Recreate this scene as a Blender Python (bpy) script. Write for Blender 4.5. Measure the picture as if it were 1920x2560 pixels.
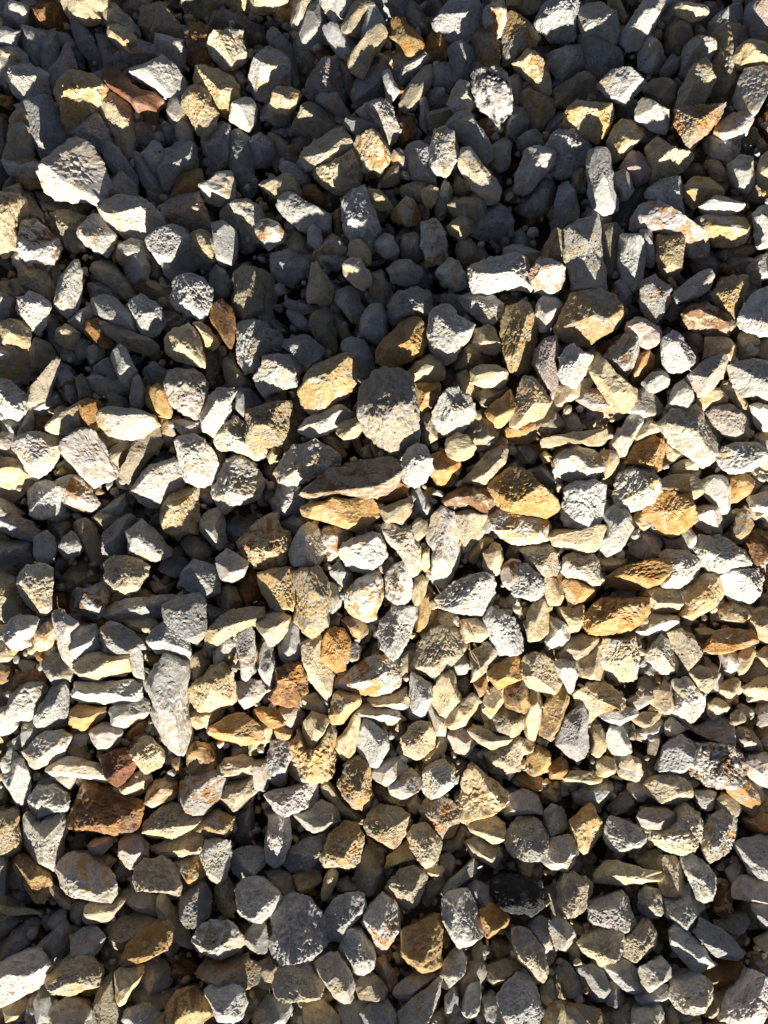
import bpy, math, random
import numpy as np
from mathutils import Vector

for o in list(bpy.data.objects):
    bpy.data.objects.remove(o)
scene = bpy.context.scene
R = math.radians

# ------------------------------------------------------------------ camera
CAM_H, CAM_T, LENS = 0.64, R(-7.0), 26.0
CAM = np.array([0.0, -CAM_H * math.tan(CAM_T), CAM_H])
cd = bpy.data.cameras.new('camera')
cd.sensor_fit = 'VERTICAL'; cd.sensor_height = 36.0; cd.lens = LENS
cd.clip_start = 0.01; cd.clip_end = 500.0
cam = bpy.data.objects.new('camera', cd)
cam.location = CAM; cam.rotation_euler = (CAM_T, 0, 0)
scene.collection.objects.link(cam); scene.camera = cam

# ------------------------------------------------------------------ sky and sun (low sun behind the photographer)
SUN_EL, SUN_AZ = R(25.0), R(7.0)
SDIR = Vector((math.sin(SUN_AZ) * math.cos(SUN_EL), -math.cos(SUN_AZ) * math.cos(SUN_EL), math.sin(SUN_EL)))
world = bpy.data.worlds.new('World'); scene.world = world; world.use_nodes = True
wt = world.node_tree; wt.nodes.clear()
wo = wt.nodes.new('ShaderNodeOutputWorld'); wb = wt.nodes.new('ShaderNodeBackground'); ws = wt.nodes.new('ShaderNodeTexSky')
ws.sky_type = 'NISHITA'; ws.sun_disc = False
ws.sun_elevation = SUN_EL; ws.sun_rotation = math.pi - SUN_AZ
ws.air_density = 0.28; ws.dust_density = 0.4; ws.ozone_density = 0.6
wb.inputs['Strength'].default_value = 0.05
wh = wt.nodes.new('ShaderNodeHueSaturation'); wh.inputs['Saturation'].default_value = 0.7
wt.links.new(ws.outputs[0], wh.inputs['Color']); wt.links.new(wh.outputs[0], wb.inputs[0]); wt.links.new(wb.outputs[0], wo.inputs[0])
sl = bpy.data.lights.new('sun', 'SUN'); sl.energy = 5.0; sl.angle = R(0.5); sl.color = (1.0, 0.925, 0.80)
sun = bpy.data.objects.new('sun', sl); scene.collection.objects.link(sun)
sun.rotation_euler = SDIR.to_track_quat('Z', 'Y').to_euler()
vs = scene.view_settings
vs.view_transform = 'Standard'; vs.look = 'None'; vs.gamma = 1.0; vs.use_curve_mapping = False; vs.exposure = 1.3
scene.cycles.max_bounces = 4; scene.cycles.diffuse_bounces = 3; scene.cycles.glossy_bounces = 1
SLOPE_TOP, SLOPE_LOW, SLOPE_IN = 17.0, 11.8, 8.0

# every stone traced from the photo: colours, height in the heap, outline, what sets it apart
DATA = """
@A
c 2 40,0 70,-2 69,4 62,7 65,11 55,14 47,12 42,6
b 0 24,3 30,1 40,2 44,10 43,22 32,24 23,22 21,14
g 0 13,0 25,-2 26,6 20,10 14,8
g 1 -4,0 7,0 8,6 5,13 -4,14
t 0 0,20 10,15 22,12 22,18 12,26 3,33 -3,30
g 1 16,20 22,20 27,27 27,36 22,44 17,43 13,28
g 1 28,21 35,20 37,28 37,44 31,49 26,42 26,30
g 0 37,24 46,25 52,30 55,38 48,40 40,33
g 1 48,14 53,14 60,24 64,32 67,42 62,44 56,36 49,24
w 2 -3,36 4,30 10,30 16,34 17,44 10,45 5,44 4,50 5,56 0,52 -3,46
g 1 44,30 47,36 49,46 42,54 38,63 33,58 31,49 37,43 40,37
w 2 5,48 20,43 31,47 30,58 26,67 21,68 12,63 7,57 4,52
yc 2 46,48 55,49 66,54 70,58 67,64 60,70 56,74 50,80 43,83 39,76 37,62 40,54 #half-shaded ochre stone
r 2 67,46 72,44 78,47 84,51 86,56 92,59 99,59 104,63 99,70 93,69 88,71 84,65 78,61 72,57 68,52 #rust-red jagged stone
w 2 86,44 98,40 105,37 112,42 118,50 119,57 113,63 107,62 101,57 94,53 87,50
ct 1 67,5 76,5 84,12 89,19 86,21 78,17 71,18 67,11
c 2 70,19 77,17 84,20 89,25 86,28 81,28 84,34 82,35 76,28 70,23
g 0 78,29 90,27 100,31 105,36 95,41 84,43 82,36
t 0 95,8 105,5 110,12 118,20 119,28 110,30 100,29 95,20
w 1 103,25 111,26 120,28 122,33 118,42 111,44 104,38 101,34
b 1 124,20 131,18 139,21 140,28 136,40 128,44 122,38 121,28
cw 2 140,22 150,20 157,20 157,28 159,34 156,40 150,44 144,44 139,37 133,31 137,26
t 0 140,12 152,9 160,12 168,18 168,26 158,26 145,22 139,18
co 1 147,0 168,-3 170,2 162,7 152,5
cy 2 128,46 134,45 142,47 149,50 154,56 154,62 149,66 150,72 146,74 138,70 137,64 131,58 126,53 #yellow-cream lumpy stone
wo 1 149,47 156,46 160,52 158,56 153,58 150,53
cy 2 119,62 124,57 131,57 137,64 138,70 141,74 139,82 132,90 127,84 123,76 118,69
w 2 150,68 156,64 163,64 166,70 165,78 161,84 155,82 149,78
g 1 110,68 116,63 119,67 124,76 122,80 113,81 109,76
ct 1 66,66 73,63 79,65 84,72 85,82 84,94 82,100 76,96 72,88 69,78 65,72
g 1 46,84 54,77 62,72 67,80 72,90 71,95 65,97 54,92
g 0 87,82 92,80 100,85 103,91 93,93 86,90
g 0 104,81 110,79 114,83 114,91 108,92
w 1 115,80 122,79 125,84 125,94 118,96 114,88
g 1 133,88 143,82 149,84 148,92 149,104 140,109 135,103 132,95
g 1 151,90 156,87 162,92 164,104 165,118 158,123 151,112 149,100
g 1 15,72 24,68 34,67 38,74 43,84 45,92 38,98 30,106 26,98 25,90 20,80
cw 2 8,83 14,81 21,85 21,92 19,100 12,107 4,106 1,101 5,94 6,88
yo 1 -3,75 4,75 5,82 1,89 -4,87
wc 3 46,92 50,90 56,93 61,97 63,101 66,109 69,118 66,124 63,128 67,132 62,131 54,129 47,129 39,127 32,125 27,120 25,114 29,107 34,102 38,97 #biggest white stone
y 1 10,108 18,103 25,106 26,113 25,120 18,121 11,117
g 1 67,96 72,93 78,98 83,106 87,114 87,119 80,118 74,112 70,106
w 1 92,100 98,92 104,95 108,102 105,109 99,112 94,106
g 1 107,98 118,94 126,96 127,106 125,110 118,112 112,121 108,124 104,114 102,108 106,104
g 1 85,101 90,100 96,107 103,117 104,124 97,126 90,116
oy 1 119,112 130,111 131,120 130,128 120,129 111,127 114,120 #amber block
wc 2 130,120 142,113 150,112 152,122 150,129 141,132 133,129
p 1 78,112 83,116 88,121 88,127 80,130 69,131 68,125 72,118
g 0 96,124 106,124 112,129 105,134 98,131
c 3 -4,125 6,127 14,127 18,131 16,136 11,141 9,148 11,156 8,160 -4,161
t 1 17,127 22,130 27,138 26,142 18,141 11,142 10,138
wb 2 14,146 22,142 29,147 37,154 38,160 34,166 28,172 18,172 12,164 11,155
t 1 34,140 45,138 55,141 53,150 54,160 46,162 38,158 33,146
w 2 52,148 58,141 64,140 69,147 74,152 72,160 68,165 60,162 53,157 51,152
wc 2 65,136 70,131 80,128 90,129 97,133 103,139 109,148 106,153 98,155 90,155 81,153 74,148 68,142
t 1 104,135 112,130 122,128 130,127 132,136 137,148 130,153 118,150 109,147
wg 2 96,154 104,150 112,147 120,149 126,154 124,160 116,166 112,172 103,170 98,162
c 2 124,154 131,150 136,151 141,160 139,168 130,170 122,164
wg 2 138,145 146,145 153,150 153,160 150,170 142,170 138,158
wc 1 144,139 152,133 160,131 168,135 170,150 164,157 157,160 152,150 143,145
y 1 73,154 79,158 80,167 74,170 71,162
w 1 80,160 87,156 95,158 98,168 92,172 80,172
g 0 65,27 72,25 80,34 82,42 70,46 66,38
t 0 25,124 36,127 48,131 50,136 40,140 30,136
@B
c 2 -3,-4 20,-4 19,1 11,6 5,5 -2,8
co 1 11,6 20,2 24,8 20,14 13,12
cw 2 24,-3 37,-4 36,6 32,14 25,17 22,13 24,4
g 1 36,4 41,2 44,12 43,24 38,30 30,31 27,27 31,15
w 2 41,-4 61,-4 60,6 54,11 50,13 45,8 41,3
t 2 66,0 73,0 77,5 70,12 68,20 62,22 56,20 57,15 61,7
wg 2 70,9 78,5 82,11 84,18 80,20 74,24 69,24 68,16
ct 2 84,18 84,24 81,29 77,30 74,38 70,48 62,44 60,39 64,33 70,27 74,22 78,18
g 1 45,21 56,18 64,22 68,28 62,33 60,38 52,34 46,26
yo 2 88,15 93,14 102,19 108,24 109,32 105,37 97,34 93,28 87,25 #golden-brown stone
g 0 78,2 90,-2 100,0 100,14 92,15 82,12
t 0 99,2 105,5 111,14 112,20 103,20 98,14
g 2 115,14 122,6 127,0 134,-2 142,0 146,5 146,12 144,20 136,26 124,23 117,18 #broad blue-grey slab
wo 2 148,8 153,3 160,2 162,10 161,20 156,22 150,19 147,14
ob 1 112,24 120,17 125,21 126,28 122,37 113,38 110,32 #reddish-orange nugget
g 1 128,30 134,27 140,33 142,40 137,50 132,50 127,42 125,35
yt 1 138,24 148,21 154,23 157,34 157,45 148,48 142,40 141,30
y 1 163,16 168,14 170,30 166,40 159,38 159,28
g 0 91,38 98,34 108,37 114,42 108,48 101,53 95,58 90,48
g 1 116,44 123,41 130,47 132,53 124,58 117,57 115,50
t 1 108,45 114,43 114,52 109,60 104,68 98,71 94,66 98,58
wk 3 139,50 145,47 152,47 160,47 164,52 164,62 166,70 161,75 158,78 153,73 147,70 142,66 140,58 #pitted rough grey-white stone
w 2 128,58 133,53 138,54 140,62 142,68 137,73 128,71 124,67
g 1 139,43 144,41 150,46 147,49 140,50
g 0 110,61 119,58 125,63 122,70 112,71
g 1 106,66 110,65 112,76 111,84 106,80
g 1 9,24 12,21 18,26 24,31 26,44 26,54 22,56 21,44 18,36 9,32
w 2 0,40 8,32 14,34 21,39 21,50 20,55 14,60 6,63 0,62 -5,52
c 3 10,61 16,58 22,57 28,58 29,61 26,67 20,73 13,73 8,69 #flat bright cream stone
g 1 8,66 14,73 22,72 21,78 12,81 4,77 4,72
g 1 36,52 42,45 48,40 53,44 55,52 57,60 54,66 44,65 36,64 34,58
t 0 25,32 31,28 36,32 40,42 36,48 28,44
b 0 37,31 44,30 50,36 52,42 42,42
t 0 54,41 60,41 63,48 62,60 57,58
g 1 72,46 80,43 84,50 82,55 84,62 76,66 66,70 63,60 65,53
wg 2 81,48 87,46 90,53 93,58 89,64 86,67 84,62 83,55
wt 2 66,72 74,67 84,65 88,69 90,76 92,80 90,88 85,92 81,89 79,83 74,78 70,76
t 1 24,86 31,73 40,70 47,72 53,77 57,80 54,83 47,86 40,89 32,86
g 1 44,62 52,61 58,69 61,75 52,74 46,71 40,69
g 2 57,77 68,77 77,79 82,84 74,87 65,88 60,84
co 2 65,90 72,87 79,87 83,92 86,100 84,107 80,113 76,110 70,111 66,104 64,96 #sunlit cream block with orange flecks
cw 2 32,99 38,93 46,87 56,82 60,88 62,94 58,99 50,104 42,108 33,110 30,105
ct 1 41,111 48,109 56,105 62,98 66,104 68,112 66,120 58,124 48,122 41,116
g 0 24,90 31,87 38,90 34,97 29,101 23,97
g 1 -6,92 3,88 10,92 11,100 6,105 -2,106
y 0 9,89 20,94 28,104 24,112 14,104
g 1 16,107 24,106 33,113 36,120 28,122 19,114
ct 2 3,120 12,118 20,113 27,117 29,124 26,128 17,131 11,127
ob 1 30,122 38,121 45,126 45,130 38,132 31,128
w 2 14,134 20,128 26,127 32,132 40,135 47,138 47,148 43,149 37,147 28,148 22,143 17,138
wg 2 57,132 63,126 70,123 74,130 77,138 80,146 79,154 75,162 70,158 62,156 57,148 57,138 #tall blue-white stone
c 2 72,122 80,123 85,128 89,133 86,135 78,136 74,130
co 1 90,136 97,129 102,131 105,137 105,143 98,146 90,143 88,140
t 1 93,121 104,118 111,118 111,126 104,130 96,127
c 2 107,123 113,121 118,122 118,128 113,134 109,132
w 1 122,115 127,124 126,132 121,141 117,138 117,131 120,123
cw 3 133,99 139,97 145,104 150,109 156,115 159,121 157,128 151,130 146,126 140,121 135,114 131,107 #slanting rough cream stone
g 1 99,97 108,94 113,97 114,108 116,117 108,118 100,114 97,104
wy 2 116,86 123,83 129,88 130,95 132,101 129,107 123,114 116,112 113,105 113,95
g 2 124,82 130,75 136,73 141,80 147,86 152,93 153,99 148,104 141,99 135,92 129,88
t 1 112,74 122,71 132,70 136,75 128,79 121,82 114,84
y 0 145,80 156,78 166,74 168,86 158,90 150,88
g 1 154,94 160,90 165,94 165,106 158,110 153,104
b 0 90,78 97,74 103,77 106,84 100,92 90,97 87,90
g 1 88,100 94,97 98,101 98,110 92,112 87,106
t 1 80,116 87,109 94,107 94,115 88,120 82,121
t 2 124,133 134,128 143,126 149,131 149,140 144,144 135,142 128,138
g 1 149,136 157,133 164,138 166,146 160,153 148,154 141,152 143,146
c 2 124,147 131,141 138,138 142,143 141,149 134,155 127,152
yb 1 50,140 56,135 57,148 56,154 51,150
w 2 34,149 38,146 42,149 43,156 40,161 34,157
wo 2 1,146 8,143 14,145 18,150 17,156 12,158 8,161 3,156 0,150
t 0 18,160 26,152 34,156 36,166 22,168
y 1 43,158 49,153 56,156 61,162 60,170 42,170 38,166
c 2 62,156 68,155 74,163 74,172 62,172 60,164
w 2 78,156 84,151 89,153 93,161 91,166 84,167 77,161
w 1 96,153 102,152 106,156 107,168 100,170 94,164
wo 2 107,146 116,143 122,150 124,160 122,170 110,172 107,160
t 1 131,158 138,155 144,161 145,170 134,172 130,165
t 0 129,115 135,118 140,124 134,128 128,124
@C
co 1 -2,-4 20,-4 17,3 10,8 4,5 -2,6
y 2 -4,10 4,11 10,15 15,19 18,24 14,29 8,33 1,38 -4,38
g 2 14,17 20,6 27,2 37,1 44,4 43,14 41,24 35,26 26,25 19,21 #grey stone with thin sunlit edge
g 2 44,7 50,3 57,3 62,8 69,12 71,18 69,25 65,30 57,29 48,25 44,17
c 1 60,-3 68,-2 72,4 75,8 73,12 68,9 63,4
w 2 88,-2 98,-3 98,5 94,12 90,20 85,27 77,30 72,26 74,17 80,8 #slanting white-striped slab
g 0 100,-2 108,-2 108,12 100,22 92,18 96,8
c 2 105,5 112,2 121,2 128,5 126,10 118,13 111,11 106,9
t 1 100,22 106,14 111,11 116,17 119,25 114,29 108,35 101,32
y 1 117,16 124,18 126,22 122,26 118,24
g 1 130,13 140,7 148,5 149,14 149,21 140,24 128,22
g 2 152,6 160,0 172,-2 172,22 164,25 156,20 151,12
t 0 128,28 136,20 146,22 150,30 148,44 150,56 144,62 132,66 126,60 129,44
c 2 146,32 152,27 160,27 166,32 172,34 172,44 160,46 148,42 145,37
w 1 112,32 119,26 126,27 130,35 128,42 123,45 115,48 109,48 110,40
cg 2 116,44 122,40 128,44 131,51 128,58 124,68 107,70 109,58 113,49
wt 1 83,25 89,25 94,30 97,36 102,38 99,44 90,46 84,44 82,36
g 1 103,36 109,39 106,46 100,50 96,47
g 1 43,28 48,25 56,27 62,31 69,32 70,40 68,46 60,50 55,52 50,45 47,36
w 1 24,37 35,32 41,31 47,34 48,44 40,50 33,56 28,48 23,43
co 2 5,39 10,34 17,36 22,43 25,51 26,58 20,60 12,52 7,46 1,42
g 1 -3,52 5,49 8,55 7,63 1,70 -3,68
t 1 27,60 37,54 46,49 52,51 56,60 50,64 38,68 28,68
w 3 56,54 64,47 73,45 82,48 88,53 83,58 78,62 74,66 65,63 59,60 #bright white faceted stone
wc 3 80,72 84,64 90,65 95,69 102,70 103,78 101,85 95,84 88,80 80,77
t 1 88,56 97,53 105,55 106,64 104,70 96,68 90,63 85,60
yc 3 35,74 42,67 54,67 65,67 66,73 65,80 62,85 57,90 49,89 41,85 34,81 #bright yellow block
cy 2 65,84 70,79 78,80 85,84 86,88 80,93 76,99 68,103 64,98 62,92
to 3 106,71 120,69 134,67 140,66 136,74 132,80 128,85 122,91 117,95 111,89 107,83 105,77 #orange-brown triangular stone
b 1 104,82 112,92 120,97 124,103 114,100 106,92
y 1 6,64 12,58 19,60 26,65 26,73 20,80 14,84 9,77
g 1 -3,72 6,71 10,79 10,86 3,90 -3,88
g 0 22,84 28,75 36,72 34,82 26,90
g 1 4,91 10,86 16,85 21,90 20,97 11,98 5,97
wg 2 24,92 31,87 40,86 47,90 52,95 48,103 42,110 34,112 27,110 26,102 21,97
w 2 8,99 16,96 26,98 27,107 20,114 11,123 3,121 3,113 6,106
c 1 39,113 45,110 48,112 48,121 42,124 39,119
wg 3 49,100 55,98 62,101 63,108 65,116 66,122 70,128 70,134 62,136 54,132 50,124 49,112 #long bent rough grey stone
w 2 67,113 72,110 77,116 80,123 76,128 71,129 66,122 65,116
p 2 72,106 77,99 84,100 90,104 91,109 89,116 83,119 76,114 70,109
c 2 87,98 94,90 100,93 106,98 114,97 118,102 115,106 108,112 98,117 91,117 90,107
wg 2 88,124 96,118 104,115 110,117 111,125 114,133 112,139 104,141 98,134 88,129
w 2 134,80 144,73 153,74 156,78 153,86 147,90 138,90 131,86
w 1 126,91 133,88 140,91 147,90 147,100 140,106 132,103 127,97
wc 2 150,47 160,45 172,46 170,56 162,64 160,72 153,74 147,68 147,58
wt 2 140,106 148,101 155,103 157,112 156,120 154,124 147,120 143,114
c 2 160,104 166,98 172,96 172,120 164,121 158,116
c 1 124,107 132,104 136,110 141,118 139,123 132,118
yt 2 112,121 119,115 127,115 133,119 138,125 130,128 123,131 119,135 113,130 110,125
g 0 108,112 118,105 124,108 126,115 118,118
w 3 122,133 131,127 140,128 148,131 152,132 149,136 140,139 130,139 #flat white flake
y 2 119,143 128,139 140,139 149,141 154,147 152,154 145,158 135,158 126,152 119,149
w 2 154,140 160,135 172,133 172,158 163,159 157,152
g 2 79,142 84,134 92,132 101,136 107,143 115,146 124,149 128,158 127,163 118,165 111,158 105,152 96,150 88,147 80,149
g 0 70,130 80,120 88,122 84,134 78,146 70,150 64,144
g 1 49,134 58,137 64,140 63,146 56,148 48,142
g 1 30,124 36,120 39,128 43,136 42,144 34,147 29,140
g 0 8,128 14,119 22,118 27,126 24,136 14,140 7,137
wc 3 33,150 43,144 55,141 58,149 59,160 62,172 64,184 60,188 50,186 42,187 38,176 34,162 #tall pale block with a rough top
c 2 21,160 26,150 33,152 34,162 36,172 22,173
t 1 58,149 68,147 69,156 71,168 70,177 65,178 61,170 58,160
wg 2 70,154 80,154 86,160 86,172 85,184 80,187 74,182 70,170
w 2 82,150 88,146 91,153 92,165 95,170 90,172 86,168 82,160
cy 2 94,153 104,151 111,154 111,164 111,173 106,178 98,176 94,168
t 0 133,164 142,158 150,157 157,162 150,166 138,168
g 0 0,154 6,150 15,156 14,163 2,166
g 1 -4,162 6,160 18,163 20,170 8,176 -4,174
o 1 164,74 172,71 172,86 165,82
t 0 148,86 156,84 160,92 152,96
@D
t 1 13,6 22,6 29,8 32,16 34,25 31,30 25,26 18,21 13,16
t 0 30,7 37,7 41,14 38,20 34,24 32,14
w 2 47,7 52,5 54,12 52,24 48,34 42,38 36,33 33,30 36,22 40,14
w 2 12,28 20,24 28,27 33,34 29,43 23,51 18,45 12,36
g 1 -3,26 7,30 12,38 4,43 -3,42
t 1 5,18 12,15 18,20 22,24 14,26 6,23
cy 2 -4,46 8,41 14,43 19,52 18,58 8,62 0,64 -4,60
y 1 -4,65 8,60 18,57 21,64 18,74 14,81 2,83 -4,82
t 1 19,58 24,54 32,58 34,66 30,74 24,74 19,65
t 1 61,6 70,4 78,12 85,18 85,26 81,30 74,22 63,16
g 1 57,18 66,18 75,22 78,28 70,29 60,29
w 2 61,29 69,26 77,29 84,36 88,43 88,49 80,48 71,43 63,38
wg 2 84,32 92,26 97,29 104,34 106,42 100,50 93,52 89,46 88,38
t 0 86,14 90,18 100,18 108,22 110,28 106,36 98,30 86,24
w 3 113,16 123,12 131,15 136,20 137,27 134,36 129,42 122,38 114,35 110,29 112,22 #smooth pentagonal pale stone
g 1 80,0 94,-2 97,8 95,16 88,18 82,12
t 0 96,-2 104,2 106,10 103,17 97,16
g 1 104,-2 124,-4 128,6 122,10 114,16 108,12
g 1 126,-6 140,-4 140,4 134,9 128,6
g 1 137,10 141,7 147,12 148,24 140,28 136,20
t 1 152,16 160,10 168,12 172,24 171,36 160,43 154,38 151,28
bo 2 138,32 144,29 150,34 152,44 151,52 150,62 145,56 141,48 136,42 #tall rust-brown stone
w 1 43,42 50,36 57,33 63,38 62,43 55,44 54,50 49,47
ob 2 57,43 64,41 69,46 71,52 71,58 65,59 60,55 55,50 #burnt-orange nugget
t 2 66,43 76,44 84,48 93,52 100,57 100,61 92,63 84,60 76,56 71,52
c 1 38,48 44,45 52,51 50,58 42,60 37,56
g 0 30,45 36,40 40,48 42,58 38,63 32,56
g 1 47,58 52,53 58,56 57,64 50,66
w 1 56,61 62,58 68,61 66,67 59,70 56,66
w 3 73,62 78,58 83,61 85,67 88,74 84,80 82,84 77,80 74,72 72,66
c 3 107,52 114,47 122,44 126,48 130,55 131,62 132,69 131,73 124,70 114,68 107,63 106,57 #rough yellow-cream stone with a side lobe
c 2 124,44 130,43 136,47 140,53 141,59 135,60 130,55 127,49
t 0 107,40 112,36 118,40 116,46 108,51
w 2 154,46 162,42 172,44 174,56 176,66 168,72 158,75 154,66 155,56
t 0 131,60 138,60 141,70 142,80 138,86 132,76
pt 2 110,76 118,74 127,75 133,82 134,92 130,100 127,106 119,105 113,99 109,90 108,82 #rough greyish-tan drum-shaped stone
yo 2 96,86 103,83 109,87 110,96 110,105 102,103 96,97 94,91 #small rounded amber stone
g 1 93,74 100,69 108,75 108,82 100,84 95,84
g 1 62,72 72,66 74,74 76,80 68,80 62,77
g 1 58,80 66,78 76,80 83,86 80,89 70,92 62,87
p 2 87,80 91,77 93,84 94,92 90,99 84,98 84,90
g 1 70,91 75,88 82,93 82,98 74,99
t 2 38,66 39,70 35,80 31,90 24,95 18,98 17,92 20,85 28,78 33,72 #thin stick-like grey-tan stone
gb 1 37,76 44,75 49,80 50,90 47,96 41,92 36,83
t 1 50,81 54,78 59,86 60,92 52,95
w 2 -4,82 6,81 12,86 17,92 16,101 10,106 2,104 -4,99
g 0 24,94 32,88 38,90 40,98 34,105 24,104
g 1 15,100 21,98 22,108 18,117 11,118 13,108
oy 2 52,95 58,93 64,94 66,98 63,104 66,110 60,113 54,110 52,102
ct 2 31,108 36,103 44,100 50,96 53,104 52,112 46,116 36,115 31,112
w 3 64,101 70,98 82,99 93,101 100,104 103,110 100,112 93,117 87,119 80,119 72,116 66,110 #flat oval white stone
y 0 104,105 110,105 114,114 112,121 106,122 102,114
t 2 100,111 103,116 104,123 98,130 92,138 88,146 84,149 78,142 79,137 85,132 87,122 94,114
w 2 135,92 142,87 150,87 153,89 149,96 148,104 143,112 138,117 131,112 130,104
cw 2 140,114 146,108 152,105 160,108 168,116 172,126 164,132 154,127 146,126 139,121
g 1 154,86 162,87 168,94 170,102 163,108 154,100
w 3 38,124 46,117 56,111 62,115 67,122 70,130 74,138 74,143 66,146 60,150 55,145 49,138 44,131 #angular white diamond-shaped stone
wc 2 11,118 20,115 30,117 37,121 37,128 33,136 26,142 22,144 17,138 14,128 10,126
p 1 -4,116 8,114 11,120 11,128 14,132 6,131 -4,124
cy 2 -4,132 8,132 14,136 20,143 18,150 12,155 4,160 -4,158
wg 2 18,152 26,147 34,148 39,155 40,164 34,170 22,170 18,160
wo 2 35,148 42,143 50,143 57,149 62,157 63,162 56,166 48,165 42,160 38,154
w 3 88,148 94,139 103,134 112,131 117,136 119,145 118,150 112,155 110,160 104,163 96,163 90,158 86,154
w 3 115,118 124,115 132,119 138,127 142,136 140,143 134,148 126,149 120,147 118,138 115,128
w 3 142,142 148,132 156,130 163,136 170,145 168,158 160,160 152,162 146,167 140,161 137,153 #smooth white many-sided stone
t 1 70,128 78,122 86,120 85,130 79,136 75,140
g 1 62,166 72,160 80,155 82,162 80,170 66,172
ct 1 146,67 152,68 157,76 162,82 160,86 150,86 146,78
p 1 112,107 120,106 130,107 130,114 120,117
@E
g 1 12,0 24,-4 34,-2 38,4 36,10 28,13 24,18 16,16 12,10
g 1 40,0 56,-2 58,4 52,9 44,7
ct 2 36,7 40,5 43,10 47,16 50,21 49,28 42,31 34,30 33,24 35,15
cw 3 56,5 62,1 68,2 71,8 75,13 74,19 69,22 63,18 57,12
w 2 85,9 92,3 99,3 107,8 108,11 104,17 97,19 88,17
t 1 75,13 82,11 85,18 88,25 86,32 78,33 73,28
t 1 -4,12 4,11 10,16 12,28 10,38 5,44 -4,44
w 1 52,24 60,21 66,25 69,33 66,40 62,42 57,35 52,29
g 1 21,28 28,31 38,33 46,35 42,38 30,38 20,33
g 1 19,36 25,34 30,38 35,43 34,48 28,47 22,41
t 1 36,40 44,35 50,39 51,48 52,58 46,62 40,56 36,48
t 0 50,38 56,41 60,49 62,54 56,55 52,48
g 2 86,33 92,24 102,21 112,24 114,34 111,42 102,41 95,44 90,46 86,40
g 2 71,36 76,32 82,33 85,40 85,50 80,56 74,55 69,52 68,43
w 2 118,9 125,2 131,4 136,11 137,19 131,22 123,18 117,12
wc 3 138,9 147,4 158,1 168,-2 177,3 178,12 182,22 174,21 162,20 150,24 142,24 139,18 #long pale stone with a sunlit cream underside
w 2 132,27 142,23 152,25 160,31 159,39 153,45 146,42 139,36
g 1 118,29 126,25 132,26 138,34 142,40 134,38 126,34
w 3 113,38 120,33 127,35 130,40 136,42 142,44 139,51 134,58 130,66 124,69 118,64 113,58 111,50 112,44 #knobbly white stone with a notch
yo 3 80,58 88,50 93,44 100,40 106,42 111,48 111,56 107,64 99,68 91,71 84,74 79,68 #egg-shaped amber stone
c 2 141,48 150,45 155,48 158,55 160,60 154,63 147,62 140,56
g 2 -4,46 4,45 14,50 18,55 15,62 4,68 -4,68
g 2 20,55 28,52 34,52 40,57 44,62 40,70 34,75 28,70 24,63 18,60
g 2 56,56 62,53 70,56 74,62 76,70 72,77 66,76 62,66 56,62
wc 3 5,66 14,64 24,64 29,68 31,72 27,77 26,84 18,86 12,88 6,92 2,86 0,78 2,73
y 3 32,80 38,72 48,68 58,64 63,65 65,74 65,81 60,88 52,94 42,99 34,101 29,95 28,88 #smooth ochre loaf-shaped stone
tg 3 70,83 76,77 84,74 92,74 99,79 103,88 104,98 104,108 105,118 101,125 95,125 93,129 88,127 83,124 77,120 71,114 68,106 67,96 68,88 #largest grey pitted boulder
cy 2 98,75 104,68 112,64 120,67 122,76 120,80 110,82 100,81
yo 2 102,84 112,83 119,82 119,90 114,98 108,103 104,104 103,95
w 3 117,95 123,88 130,85 137,90 141,96 143,102 139,109 133,114 126,117 119,113 115,107 115,100 #round speckled white stone
c 2 139,76 146,71 156,71 162,74 163,80 157,85 148,85 141,82
co 1 130,66 136,58 141,56 145,62 150,65 148,70 140,74 134,75 129,72
c 1 130,78 136,74 140,82 142,90 138,92 131,84
ty 3 -6,100 4,97 14,94 22,95 24,106 26,116 25,123 16,124 6,124 0,130 -6,128
w 2 28,112 33,106 42,100 52,97 58,99 62,103 58,107 50,113 40,117 32,115
cy 2 53,110 60,106 67,104 69,112 66,118 58,119 52,116
t 0 24,82 28,80 29,96 32,101 26,108 23,100
wc 3 12,140 17,132 22,126 25,122 32,121 38,119 43,123 48,126 53,131 52,139 48,142 40,142 33,145 26,148 16,146 #foot-shaped white stone
c 1 7,130 12,124 17,124 15,132 10,138
tb 2 33,152 40,146 50,138 62,136 74,133 86,132 93,135 92,142 89,150 84,155 72,158 62,154 50,155 40,156 #long tan-brown slab
o 1 71,152 80,150 88,152 92,146 98,149 96,155 88,158 76,159
wp 3 95,132 99,125 105,122 111,125 114,132 115,139 110,146 103,150 96,146 94,140
oy 1 114,130 121,127 128,130 132,136 130,143 126,148 118,148 113,140
c 2 123,120 130,115 137,117 142,124 140,129 132,133 125,130
tc 2 134,147 142,138 150,128 158,124 162,125 161,134 156,142 150,148 142,147
bt 2 122,158 130,152 140,149 148,150 154,156 155,162 150,168 140,165 130,161 123,162 #dark brown flake with a bright lower rim
yo 2 32,162 40,158 50,155 60,158 70,157 76,162 78,168 70,175 64,178 54,174 44,170 33,168 #orange-crusted slab
t 2 80,164 88,161 97,158 102,161 100,166 96,174 84,172
g 1 10,158 16,148 24,148 30,154 31,164 22,170 12,170
g 0 102,152 106,151 112,158 114,166 108,170 101,164
yo 2 150,100 156,94 164,87 168,94 166,102 160,110 156,111 150,104
t 1 138,110 144,104 152,108 157,113 154,120 146,126 140,122 136,117
t 1 146,88 154,85 162,84 163,88 156,94 150,98 146,95
t 1 106,106 112,102 116,110 118,118 110,122 106,116
t 0 44,118 50,116 56,124 58,130 52,132
t 0 76,120 84,124 90,128 86,132 78,130
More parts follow.
